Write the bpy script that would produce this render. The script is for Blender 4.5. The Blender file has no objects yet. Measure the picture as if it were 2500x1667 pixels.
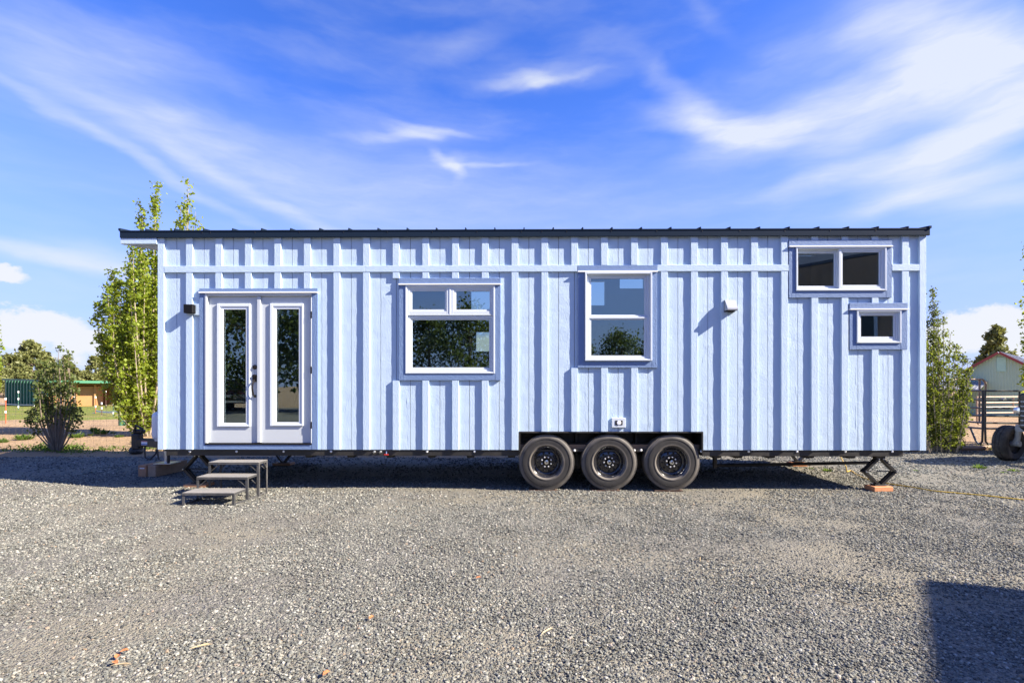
import bpy, math, random
import numpy as np
from mathutils import Vector, Matrix, noise

scene = bpy.context.scene
COL = scene.collection
R = math.radians

# ---------------------------------------------------------------- camera, sky, sun, exposure
F_PX, CX, YH = 1250.0, 1250.0, 940.0        # focal length, principal column and horizon row of the 2500 px photograph
CAM_H, CAM_D, YAW = 1.45, 7.0, R(0.6)
cam_d = bpy.data.cameras.new("camera")
cam_d.sensor_width = 36.0
cam_d.lens = 36.0 * F_PX / 2500.0
cam_d.shift_y = (YH - 833.5) / 2500.0
cam_d.clip_start = 0.05
cam_d.clip_end = 2000.0
cam = bpy.data.objects.new("camera", cam_d)
COL.objects.link(cam)
cam.location = (0, -CAM_D, CAM_H)
cam.rotation_euler = (R(90), 0, YAW)
scene.camera = cam
FWD = Vector((-math.sin(YAW), math.cos(YAW), 0))
RGT = Vector((math.cos(YAW), math.sin(YAW), 0))


def ray(px, py):
    return FWD + RGT * ((px - CX) / F_PX) + Vector((0, 0, (YH - py) / F_PX))


def at(px, py, Y=0.0):
    """point of the vertical plane y = Y that the photograph shows at (px, py)"""
    d = ray(px, py)
    t = (Y + CAM_D) / d.y
    return Vector((d.x * t, Y, CAM_H + d.z * t))


def gp(px, py, z=0.0):
    """point at height z that the photograph shows at (px, py)"""
    d = ray(px, py)
    t = (z - CAM_H) / d.z
    return Vector((d.x * t, -CAM_D + d.y * t, z))


SUN = Vector((5.3, -1.5, 3.75)).normalized()
SUN_EL = math.asin(SUN.z)
SUN_AZ = math.atan2(SUN.x, SUN.y)
scene.view_settings.view_transform = 'Standard'
scene.view_settings.look = 'None'
scene.view_settings.gamma = 1.0
scene.view_settings.use_curve_mapping = False
EXPOSURE = 1.65
scene.view_settings.exposure = EXPOSURE
SKY_STRENGTH = 0.100

sun_d = bpy.data.lights.new("sun", 'SUN')
sun_d.energy = 5.0
sun_d.angle = R(0.53)
sun_d.color = (1.0, 0.89, 0.75)
sun = bpy.data.objects.new("sun", sun_d)
COL.objects.link(sun)
sun.location = SUN * 60
sun.rotation_euler = (-SUN).to_track_quat('-Z', 'Y').to_euler()

world = bpy.data.worlds.new("World")
scene.world = world
world.use_nodes = True
wt = world.node_tree
wt.nodes.clear()


class NT:
    """small helper to write node trees"""
    def __init__(self, tree):
        self.t = tree

    def n(self, typ, **kw):
        nd = self.t.nodes.new(typ)
        ins = kw.pop('ins', {})
        for k, v in kw.items():
            setattr(nd, k, v)
        for k, v in ins.items():
            s = nd.inputs[k]
            if isinstance(v, bpy.types.NodeSocket):
                self.t.links.new(v, s)
            else:
                s.default_value = v
        return nd

    def link(self, a, b):
        self.t.links.new(a, b)

    def math(self, op, a, b=0.0, c=None, clamp=False):
        ins = {0: a, 1: b}
        if c is not None:
            ins[2] = c
        return self.n('ShaderNodeMath', operation=op, use_clamp=clamp, ins=ins).outputs[0]

    def noise(self, vec, scale, detail=4.0, rough=0.55, dist=0.0, out='Fac'):
        nd = self.n('ShaderNodeTexNoise', ins={'Scale': scale, 'Detail': detail, 'Roughness': rough, 'Distortion': dist})
        if vec is not None:
            self.link(vec, nd.inputs['Vector'])
        return nd.outputs[out]

    def vmul(self, vec, s):
        return self.n('ShaderNodeVectorMath', operation='MULTIPLY', ins={0: vec, 1: s}).outputs[0]

    def vadd(self, a, b):
        return self.n('ShaderNodeVectorMath', operation='ADD', ins={0: a, 1: b}).outputs[0]

    def smooth(self, v, a, b, lo=0.0, hi=1.0):
        return self.n('ShaderNodeMapRange', interpolation_type='SMOOTHSTEP', clamp=True,
                      ins={'Value': v, 'From Min': a, 'From Max': b, 'To Min': lo, 'To Max': hi}).outputs[0]

    def lin(self, v, a, b, lo=0.0, hi=1.0):
        return self.n('ShaderNodeMapRange', clamp=True,
                      ins={'Value': v, 'From Min': a, 'From Max': b, 'To Min': lo, 'To Max': hi}).outputs[0]

    def mix(self, fac, a, b, blend='MIX'):
        nd = self.n('ShaderNodeMix', data_type='RGBA', blend_type=blend)
        for idx, v in ((0, fac), (6, a), (7, b)):
            s = nd.inputs[idx]
            if isinstance(v, bpy.types.NodeSocket):
                self.link(v, s)
            else:
                s.default_value = v if idx == 0 else ((*v, 1.0) if len(v) == 3 else v)
        return nd.outputs[2]

    def ramp(self, fac, stops):
        nd = self.n('ShaderNodeValToRGB')
        el = nd.color_ramp.elements
        while len(el) < len(stops):
            el.new(0.5)
        for e, (p, c) in zip(el, stops):
            e.position = p
            e.color = (*c, 1.0)
        self.link(fac, nd.inputs[0])
        return nd.outputs[0]


def azel(px, py):
    d = ray(px, py)
    return math.atan2(d.x, d.y), math.atan2(d.z, math.hypot(d.x, d.y))


def build_world():
    T = NT(wt)
    out = T.n('ShaderNodeOutputWorld')
    bg = T.n('ShaderNodeBackground', ins={'Strength': SKY_STRENGTH})
    T.link(bg.outputs[0], out.inputs[0])
    sky = T.n('ShaderNodeTexSky', sky_type='NISHITA', sun_disc=False, sun_elevation=SUN_EL, sun_rotation=SUN_AZ,
              altitude=900.0, air_density=1.0, dust_density=0.6, ozone_density=3.0)
    hs = T.n('ShaderNodeHueSaturation', ins={'Hue': 0.518, 'Saturation': 1.28, 'Value': 1.0, 'Color': sky.outputs[0]})
    hs = T.n('ShaderNodeMix', data_type='RGBA', blend_type='MULTIPLY', ins={0: 1.0, 6: hs.outputs[0], 7: (0.98, 0.935, 1.06, 1)})
    tc = T.n('ShaderNodeTexCoord')
    sep = T.n('ShaderNodeSeparateXYZ', ins={0: tc.outputs['Generated']})
    x, y, z = sep.outputs
    a = T.math('ARCTAN2', x, y)
    h = T.math('SQRT', T.math('ADD', T.math('MULTIPLY', x, x), T.math('MULTIPLY', y, y)))
    e = T.math('ARCTAN2', z, h)
    ae = T.n('ShaderNodeCombineXYZ', ins={0: a, 1: e, 2: 0.0}).outputs[0]
    # wind-drawn distortion so that no cloud keeps a plain outline
    w1 = T.noise(T.vmul(ae, (3.0, 6.0, 1.0)), 1.0, 3.0, 0.5, out='Color')
    w2 = T.noise(T.vmul(ae, (11.0, 24.0, 1.0)), 1.0, 3.0, 0.6, out='Color')
    wv = T.vadd(T.vmul(T.vadd(w1, (-0.5, -0.5, -0.5)), (0.11, 0.05, 0.0)),
                T.vmul(T.vadd(w2, (-0.5, -0.5, -0.5)), (0.045, 0.018, 0.0)))
    aw = T.vadd(ae, wv)
    # cirrus: soft anisotropic patches (photo column, row, half length, half width, tilt, density)
    cirrus = [
        (2330, 120, 330, 110, -38, .62), (2350, 215, 170, 80, 20, .55), (2130, 150, 420, 210, 0, .24),
        (1760, 300, 190, 46, -14, .62), (1960, 292, 330, 62, 8, .60), (2200, 235, 260, 60, 24, .45), (1660, 235, 160, 42, -38, .28),
        (2390, 330, 340, 80, 22, .80), (2170, 390, 330, 40, 8, .42), (2370, 440, 300, 34, 4, .62), (2470, 480, 240, 40, -8, .45),
        (2000, 425, 220, 22, 10, .25), (2470, 60, 120, 60, -40, .10),
        (330, 385, 470, 17, -24, .34), (640, 490, 420, 22, -21, .32), (620, 425, 640, 90, -19, .22), (220, 245, 420, 90, -14, .20),
        (250, 110, 360, 95, 4, .28), (900, 440, 620, 95, -8, .22),
        (1305, 192, 62, 17, -8, .46), (1262, 202, 105, 12, -3, .36), (1370, 198, 110, 10, 7, .30), (1310, 190, 200, 34, 0, .20), (1020, 318, 70, 20, -6, .42), (955, 332, 110, 14, 5, .32), (1070, 312, 95, 10, -9, .30), (1010, 320, 200, 44, 0, .20), (1088, 404, 46, 19, -35, .40), (1112, 422, 34, 24, 60, .28), (1190, 414, 110, 7, 4, .28), (1110, 410, 130, 34, 0, .16), (1130, 112, 120, 34, 12, .26),
        (1000, 105, 90, 24, 8, .14), (420, 280, 90, 22, 0, .20),
        (110, 630, 330, 24, -4, .70), (300, 640, 200, 30, -6, .35),
        (1700, 20, 120, 30, -35, .12), (1250, 500, 1300, 120, 0, .14),
    ]
    tot = None
    for (px, py, lx, ly, rot, amp) in cirrus:
        c = azel(px, py)
        sx = abs(azel(px + 40, py)[0] - azel(px - 40, py)[0]) / 80 * lx
        sy = abs(azel(px, py + 40)[1] - azel(px, py - 40)[1]) / 80 * ly
        mp = T.n('ShaderNodeMapping', vector_type='TEXTURE',
                 ins={'Vector': aw, 'Location': (c[0], c[1], 0), 'Rotation': (0, 0, R(rot)), 'Scale': (sx, sy, 1)})
        ln = T.n('ShaderNodeVectorMath', operation='LENGTH', ins={0: mp.outputs[0]}).outputs['Value']
        v = T.smooth(ln, 0.0, 1.45, amp * 0.92, 0.0)
        tot = v if tot is None else T.math('ADD', tot, v)
    # a thin veil of streaks everywhere, also where the camera does not look
    st = T.noise(T.n('ShaderNodeMapping', ins={'Vector': aw, 'Rotation': (0, 0, R(14)), 'Scale': (2.2, 9.0, 1)}).outputs[0], 1.6, 5.0, 0.55)
    veil = T.smooth(st, 0.36, 0.85, 0.0, 0.22)
    fine = T.noise(T.n('ShaderNodeMapping', ins={'Vector': aw, 'Rotation': (0, 0, R(8)), 'Scale': (7.0, 36.0, 1)}).outputs[0], 1.4, 5.0, 0.6)
    tot = T.math('MULTIPLY', tot, T.lin(fine, 0.25, 0.75, 0.70, 1.20))
    tot = T.math('ADD', tot, veil)
    # cumulus low on the horizon, sharper outlines
    cum = [(90, 800, 150, 44, 0, 1.0), (30, 815, 130, 40, 0, .9), (215, 835, 110, 26, -4, .75), (100, 775, 60, 30, 0, .5), (25, 668, 55, 20, -14, .75),
           (2360, 800, 120, 44, 0, 1.0), (2440, 790, 130, 40, 0, 1.0), (2320, 830, 140, 40, 0, .9), (2520, 820, 160, 50, 0, 1.0),
           (560, 850, 500, 60, 0, .9), (1200, 860, 700, 50, 0, .8), (1900, 850, 420, 50, 0, .9), (-300, 830, 330, 60, 0, .9), (2900, 830, 330, 60, 0, .9)]
    cn = T.noise(T.vmul(ae, (26.0, 40.0, 1.0)), 1.0, 6.0, 0.62)
    cn2 = T.noise(T.vmul(ae, (26.0, 40.0, 1.0)), 1.0, 6.0, 0.62, out='Color')
    ac = T.vadd(ae, T.vmul(T.vadd(cn2, (-0.5, -0.5, -0.5)), (0.06, 0.035, 0)))
    ct = None
    for (px, py, lx, ly, rot, amp) in cum:
        c = azel(px, py)
        sx = abs(azel(px + 20, py)[0] - azel(px - 20, py)[0]) / 40 * lx
        sy = abs(azel(px, py + 20)[1] - azel(px, py - 20)[1]) / 40 * ly
        mp = T.n('ShaderNodeMapping', vector_type='TEXTURE',
                 ins={'Vector': ac, 'Location': (c[0], c[1], 0), 'Rotation': (0, 0, R(rot)), 'Scale': (sx, sy, 1)})
        ln = T.n('ShaderNodeVectorMath', operation='LENGTH', ins={0: mp.outputs[0]}).outputs['Value']
        v = T.lin(ln, 0.0, 1.4, amp, 0.0)
        ct = v if ct is None else T.math('MAXIMUM', ct, v)
    cm = T.smooth(T.math('ADD', ct, T.math('MULTIPLY', T.math('SUBTRACT', cn, 0.5), 0.85)), 0.20, 0.46, 0.0, 0.92)
    white = 0.98 / (2 ** EXPOSURE * SKY_STRENGTH)
    # pale milky band low in the sky
    low = T.smooth(e, 0.0, 0.52, 0.86, 0.0)
    col = T.mix(low, hs.outputs[2], (0.42 * white, 0.53 * white, 1.0 * white))
    col = T.mix(T.math('MINIMUM', tot, 0.90), col, (0.86 * white, 0.91 * white, 1.0 * white))
    col = T.mix(cm, col, (0.93 * white, 0.95 * white, 1.0 * white))
    T.link(col, bg.inputs['Color'])


build_world()

# ---------------------------------------------------------------- helpers
MATS = {}


def mat(name):
    """decorator: builds a material once"""
    def deco(fn):
        m = bpy.data.materials.new(name)
        m.use_nodes = True
        m.node_tree.nodes.clear()
        T = NT(m.node_tree)
        out = T.n('ShaderNodeOutputMaterial')
        pos = T.n('ShaderNodeNewGeometry').outputs['Position']
        sh = fn(T, pos)
        T.link(sh, out.inputs['Surface'])
        MATS[name] = m
        return m
    return deco


def pbsdf(T, col, rough=0.5, metal=0.0, bump=None, bs=0.3, bd=0.01, spec=0.5, coat=0.0):
    p = T.n('ShaderNodeBsdfPrincipled')
    for k, v in (('Base Color', col), ('Roughness', rough), ('Metallic', metal), ('Specular IOR Level', spec), ('Coat Weight', coat)):
        s = p.inputs[k]
        if isinstance(v, bpy.types.NodeSocket):
            T.link(v, s)
        else:
            s.default_value = (*v, 1.0) if k == 'Base Color' else v
    if bump is not None:
        b = T.n('ShaderNodeBump', ins={'Strength': bs, 'Distance': bd, 'Height': bump})
        T.link(b.outputs[0], p.inputs['Normal'])
    return p.outputs[0]


def simple(name, col, rough=0.5, metal=0.0, var=0.12, scale=6.0, bump=0.0, spec=0.5, coat=0.0, dust=0.0, dustcol=(0.30, 0.25, 0.19)):
    @mat(name)
    def _(T, pos):
        n1 = T.noise(pos, scale, 5.0, 0.6)
        c = T.mix(n1, tuple(v * (1 - var) for v in col), tuple(min(1.0, v * (1 + var)) for v in col))
        if dust:
            n2 = T.noise(pos, 3.1, 6.0, 0.65)
            c = T.mix(T.smooth(n2, 0.42, 0.75, 0.0, dust), c, dustcol)
        r = T.lin(T.noise(pos, scale * 3, 3.0), 0.3, 0.7, max(0.02, rough - 0.07), min(1, rough + 0.07))
        bm = T.noise(pos, scale * 18, 4.0, 0.6) if bump else None
        return pbsdf(T, c, r, metal, bm, bump, 0.004, spec, coat)
    return MATS[name]


def siding_like(name, col, depth=1.0, dirt=0.0, flat=False):
    """painted board with an embossed cedar grain that runs along z"""
    @mat(name)
    def _(T, pos):
        if flat:                                     # grain along x
            sw = T.n('ShaderNodeSeparateXYZ', ins={0: pos}).outputs
            pos = T.n('ShaderNodeCombineXYZ', ins={0: sw[2], 1: sw[1], 2: sw[0]}).outputs[0]
        wob = T.noise(T.vmul(pos, (3.0, 1.0, 1.1)), 1.5, 2.0, 0.5, out='Color')
        p2 = T.vadd(pos, T.vmul(T.vadd(wob, (-.5, -.5, -.5)), (0.16, 0.0, 0.0)))
        g = T.noise(T.vmul(p2, (60.0, 20.0, 27.0)), 1.0, 4.0, 0.55)
        g2 = T.noise(T.vmul(p2, (150.0, 80.0, 90.0)), 1.0, 2.0, 0.5)
        cath = T.n('ShaderNodeTexWave', wave_type='RINGS', bands_direction='X', rings_direction='SPHERICAL' if False else 'Z',
                   ins={'Vector': T.vmul(p2, (4.0, 0.5, 0.42)), 'Scale': 3.0, 'Distortion': 5.0, 'Detail': 2.0, 'Detail Scale': 1.2}).outputs['Fac']
        hgt = T.math('ADD', T.math('MULTIPLY', g, 1.0), T.math('ADD', T.math('MULTIPLY', g2, 0.45), T.math('MULTIPLY', cath, 0.06)))
        n1 = T.noise(pos, 1.3, 4.0)
        c = T.mix(n1, tuple(v * 0.955 for v in col), tuple(min(1, v * 1.03) for v in col))
        if dirt:
            z = T.n('ShaderNodeSeparateXYZ', ins={0: pos}).outputs[2]
            d = T.math('MULTIPLY', T.smooth(z, 0.55, 1.2, 1.0, 0.0), T.smooth(T.noise(T.vmul(pos, (9, 9, 2)), 1.0, 5.0), 0.42, 0.75, 0.0, dirt))
            c = T.mix(d, c, (0.42, 0.40, 0.37))
        return pbsdf(T, c, 0.62, 0.0, hgt, 0.95 * depth, 0.0036, 0.3)
    return MATS[name]


siding_like('siding_paint', (0.452, 0.570, 0.695), 0.8, 0.08)
siding_like('siding_paint_flat', (0.452, 0.570, 0.695), 0.8, 0.0, True)
siding_like('trim_paint_flat', (0.148, 0.222, 0.385), 1.0, 0.0, True)
siding_like('trim_paint', (0.148, 0.222, 0.385), 1.2)
simple('white_vinyl', (0.555, 0.61, 0.66), 0.35, var=0.03)
simple('door_paint', (0.478, 0.518, 0.550), 0.38, var=0.02, scale=2)
simple('lite_plastic', (0.62, 0.675, 0.73), 0.4, var=0.02)
simple('flashing_white', (0.82, 0.83, 0.85), 0.4, var=0.03)
simple('roof_metal', (0.012, 0.022, 0.040), 0.6, 0.0, var=0.08, scale=2, spec=0.06)
simple('soffit_paint', (0.46, 0.55, 0.66), 0.6, var=0.05)
simple('black_metal', (0.016, 0.016, 0.016), 0.45, var=0.25, dust=0.10)
simple('frame_black', (0.020, 0.019, 0.018), 0.5, var=0.3, dust=0.22, dustcol=(0.10, 0.085, 0.07))
simple('bronze', (0.009, 0.007, 0.006), 0.3, 0.0, var=0.2)
simple('lamp_black', (0.006, 0.006, 0.007), 0.6, spec=0.2, var=0.15)
simple('rim_black', (0.016, 0.016, 0.018), 0.20, var=0.2, coat=0.6)
simple('chrome', (0.75, 0.76, 0.78), 0.15, 1.0, var=0.05)
simple('galvanised', (0.52, 0.54, 0.56), 0.32, 0.9, var=0.12, scale=20)
simple('nut_steel', (0.62, 0.63, 0.65), 0.35, 0.2)
simple('lens_clear', (0.80, 0.80, 0.78), 0.2, var=0.05)
simple('red_plastic', (0.55, 0.03, 0.02), 0.35)
simple('label_white', (0.75, 0.76, 0.80), 0.4, var=0.04)
simple('label_blue', (0.10, 0.18, 0.50), 0.4, var=0.04)
simple('label_red', (0.45, 0.10, 0.07), 0.4, var=0.04)
simple('tank_white', (0.62, 0.66, 0.72), 0.35, var=0.05)
simple('timber_brown', (0.40, 0.20, 0.10), 0.8, var=0.35, scale=14, bump=0.4, dust=0.25)
simple('timber_grey', (0.34, 0.23, 0.15), 0.85, var=0.3, scale=14, bump=0.4, dust=0.3)
simple('terracotta', (0.55, 0.235, 0.10), 0.75, var=0.18, scale=25, bump=0.3, dust=0.15)
simple('board_rust', (0.070, 0.036, 0.024), 0.8, var=0.3, scale=20, bump=0.3, dust=0.3)
simple('cord_yellow', (0.55, 0.36, 0.03), 0.5, var=0.1)
simple('interior_wall', (0.13, 0.12, 0.11), 0.8, var=0.05)
simple('interior_floor', (0.22, 0.14, 0.08), 0.6, var=0.2)
simple('blind_grey', (0.42, 0.45, 0.46), 0.6)
simple('pipe_green', (0.035, 0.12, 0.075), 0.5, var=0.2)
simple('shed_green', (0.030, 0.135, 0.085), 0.5, var=0.12)
simple('shed_roof', (0.085, 0.26, 0.15), 0.4, var=0.1)
simple('plywood', (0.40, 0.205, 0.078), 0.8, var=0.2, scale=3, dust=0.1)
simple('plank_brown', (0.20, 0.085, 0.03), 0.85, var=0.3, scale=3)
simple('post_orange', (0.42, 0.10, 0.035), 0.6, var=0.2)
simple('post_rust', (0.10, 0.05, 0.03), 0.8, var=0.3)
simple('cap_white', (0.80, 0.80, 0.78), 0.5)
simple('wire', (0.22, 0.18, 0.15), 0.5, 0.5)
simple('tape_white', (0.72, 0.72, 0.70), 0.6)
simple('barn_wall', (0.42, 0.57, 0.40), 0.55, var=0.06, scale=1.0)
simple('barn_panel', (0.36, 0.58, 0.42), 0.55, var=0.06, scale=1.0)
simple('barn_trim', (0.25, 0.04, 0.03), 0.5, var=0.1)
simple('barn_roof', (0.30, 0.31, 0.33), 0.4, 0.3, var=0.15, scale=0.8)
simple('barn_white', (0.60, 0.60, 0.60), 0.6, var=0.1, scale=1.0)
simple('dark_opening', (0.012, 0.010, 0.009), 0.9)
simple('gate_steel', (0.105, 0.10, 0.095), 0.42, 0.3, var=0.25, dust=0.2)
simple('gate_tan', (0.36, 0.25, 0.17), 0.5, 0.2, var=0.2)
simple('tractor_blue', (0.022, 0.030, 0.048), 0.45, var=0.3, dust=0.35)
simple('tractor_grey', (0.24, 0.27, 0.31), 0.5, var=0.2, dust=0.25)
simple('tractor_tyre', (0.018, 0.018, 0.018), 0.8, var=0.3, scale=12, bump=0.3, dust=0.35)
simple('brown_siding', (0.36, 0.24, 0.15), 0.75, var=0.25, scale=3)
simple('roof_grey', (0.10, 0.11, 0.13), 0.6)
simple('car_maroon', (0.05, 0.008, 0.010), 0.3, 0.3, coat=0.8)
simple('car_glass', (0.01, 0.012, 0.014), 0.05)
simple('bark_grey', (0.17, 0.135, 0.10), 0.9, var=0.35, scale=9, bump=0.5)
simple('bark_pale', (0.30, 0.25, 0.18), 0.9, var=0.35, scale=9, bump=0.5)


@mat('glass')
def _(T, pos):
    fr = T.n('ShaderNodeFresnel', ins={'IOR': 1.5}).outputs[0]
    fac = T.math('ADD', T.math('MULTIPLY', fr, 1.5), 0.10, clamp=True)
    nz = T.noise(pos, 1.1, 2.0, 0.4)
    b = T.n('ShaderNodeBump', ins={'Strength': 0.02, 'Distance': 0.05, 'Height': nz})
    gl = T.n('ShaderNodeBsdfGlossy', ins={'Roughness': 0.0, 'Color': (0.80, 0.95, 1.0, 1), 'Normal': b.outputs[0]})
    tr = T.n('ShaderNodeBsdfTransparent', ins={'Color': (0.66, 0.75, 0.74, 1)})
    return T.n('ShaderNodeMixShader', ins={0: fac, 1: tr.outputs[0], 2: gl.outputs[0]}).outputs[0]


@mat('tyre_rubber')
def _(T, pos):
    tc = T.n('ShaderNodeTexCoord').outputs['Object']
    sp = T.n('ShaderNodeSeparateXYZ', ins={0: tc}).outputs
    r = T.math('SQRT', T.math('ADD', T.math('MULTIPLY', sp[0], sp[0]), T.math('MULTIPLY', sp[2], sp[2])))
    n1 = T.noise(tc, 6.0, 5.0, 0.65)
    # road dust clings to the shoulder and to the hollow next to the rim
    d = T.math('ADD', T.smooth(r, 0.318, 0.362, 0.0, 0.62), T.smooth(r, 0.262, 0.232, 0.0, 0.72))
    d = T.math('MULTIPLY', d, T.lin(n1, 0.3, 0.7, 0.62, 1.15))
    c = T.mix(T.math('ADD', d, T.lin(n1, 0.35, 0.7, 0.04, 0.20), clamp=True), (0.018, 0.018, 0.019), (0.165, 0.150, 0.130))
    bm = T.noise(tc, 160.0, 3.0, 0.6)
    return pbsdf(T, c, 0.62, 0.0, bm, 0.2, 0.003, 0.35)


def leaf_material(name, dark, light, trans, tfac=0.45):
    @mat(name)
    def _(T, pos):
        g = T.n('ShaderNodeNewGeometry')
        rnd = g.outputs['Random Per Island']
        c = T.mix(rnd, dark, light)
        t = T.mix(rnd, tuple(v * 0.8 for v in trans), trans)
        d = T.n('ShaderNodeBsdfPrincipled', ins={'Base Color': c, 'Roughness': 0.5, 'Specular IOR Level': 0.3})
        tl = T.n('ShaderNodeBsdfTranslucent', ins={'Color': t})
        return T.n('ShaderNodeMixShader', ins={0: tfac, 1: d.outputs[0], 2: tl.outputs[0]}).outputs[0]
    return MATS[name]


leaf_material('leaf_poplar', (0.105, 0.160, 0.016), (0.260, 0.330, 0.036), (0.46, 0.52, 0.04))
leaf_material('leaf_willow', (0.036, 0.055, 0.010), (0.100, 0.128, 0.020), (0.23, 0.28, 0.03))
leaf_material('leaf_shrub', (0.055, 0.080, 0.020), (0.115, 0.145, 0.036), (0.18, 0.23, 0.035), 0.35)
leaf_material('needles', (0.105, 0.125, 0.040), (0.215, 0.225, 0.075), (0.24, 0.25, 0.06), 0.30)
leaf_material('weed', (0.070, 0.120, 0.020), (0.120, 0.190, 0.030), (0.20, 0.30, 0.04), 0.4)
leaf_material('dry_stem', (0.26, 0.19, 0.10), (0.42, 0.32, 0.18), (0.3, 0.22, 0.1), 0.2)


@mat('gravel_bed')
def _(T, pos):
    v = T.n('ShaderNodeTexVoronoi', ins={'Vector': pos, 'Scale': 46.0, 'Randomness': 1.0})
    v2 = T.n('ShaderNodeTexVoronoi', ins={'Vector': pos, 'Scale': 110.0, 'Randomness': 1.0})
    cell = T.n('ShaderNodeSeparateColor', ins={0: v.outputs['Color']}).outputs[0]
    c = T.ramp(cell, [(0.0, (0.040, 0.042, 0.048)), (0.4, (0.115, 0.118, 0.112)), (0.8, (0.185, 0.182, 0.162)), (1.0, (0.24, 0.235, 0.22))])
    dn = T.noise(T.vmul(pos, (0.55, 1.0, 1.0)), 0.8, 6.0, 0.62)
    c = T.mix(T.smooth(dn, 0.40, 0.66, 0.35, 0.92), c, (0.225, 0.206, 0.155))
    h = T.math('ADD', T.math('MULTIPLY', v.outputs['Distance'], -1.0), T.math('MULTIPLY', v2.outputs['Distance'], -0.6))
    return pbsdf(T, c, 0.9, 0.0, h, 0.9, 0.016, 0.2)


@mat('stone')
def _(T, pos):
    rnd = T.n('ShaderNodeObjectInfo').outputs['Random']
    c = T.ramp(rnd, [(0.0, (0.026, 0.029, 0.031)), (0.20, (0.068, 0.074, 0.071)), (0.54, (0.140, 0.149, 0.134)),
                     (0.85, (0.235, 0.233, 0.195)), (0.965, (0.40, 0.395, 0.345)), (0.985, (0.22, 0.15, 0.09)), (1.0, (0.38, 0.37, 0.36))])
    n = T.noise(pos, 120.0, 3.0, 0.6)
    c = T.mix(T.lin(n, 0.3, 0.7, 0.0, 0.45), c, (0.172, 0.164, 0.132))
    return pbsdf(T, c, 0.85, 0.0, n, 0.3, 0.004, 0.25)


@mat('dirt')
def _(T, pos):
    n1 = T.noise(pos, 0.35, 6.0, 0.6)
    n2 = T.noise(T.vmul(pos, (1.0, 1.6, 1.0)), 2.6, 7.0, 0.68)
    c = T.mix(n1, (0.300, 0.205, 0.120), (0.380, 0.275, 0.165))
    c = T.mix(T.smooth(n2, 0.48, 0.72, 0.0, 0.6), c, (0.210, 0.130, 0.072))
    c = T.mix(T.smooth(T.noise(pos, 0.9, 5.0, 0.6), 0.60, 0.74, 0.0, 0.5), c, (0.19, 0.19, 0.07))
    h = T.math('ADD', T.noise(pos, 5.0, 6.0, 0.65), T.math('MULTIPLY', T.noise(pos, 38.0, 3.0), 0.3))
    return pbsdf(T, c, 0.95, 0.0, h, 0.9, 0.09, 0.1)


@mat('lawn')
def _(T, pos):
    n1 = T.noise(T.vmul(pos, (0.4, 1.0, 1.0)), 0.6, 6.0, 0.62)
    c = T.ramp(n1, [(0.30, (0.30, 0.23, 0.11)), (0.45, (0.215, 0.22, 0.055)), (0.62, (0.165, 0.205, 0.040)), (0.8, (0.26, 0.22, 0.09))])
    c = T.mix(T.lin(T.noise(pos, 14.0, 3.0), 0.3, 0.7, 0.0, 0.4), c, (0.07, 0.10, 0.02))
    return pbsdf(T, c, 0.9, 0.0, T.noise(pos, 20.0, 4.0), 0.9, 0.08, 0.1)


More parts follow.
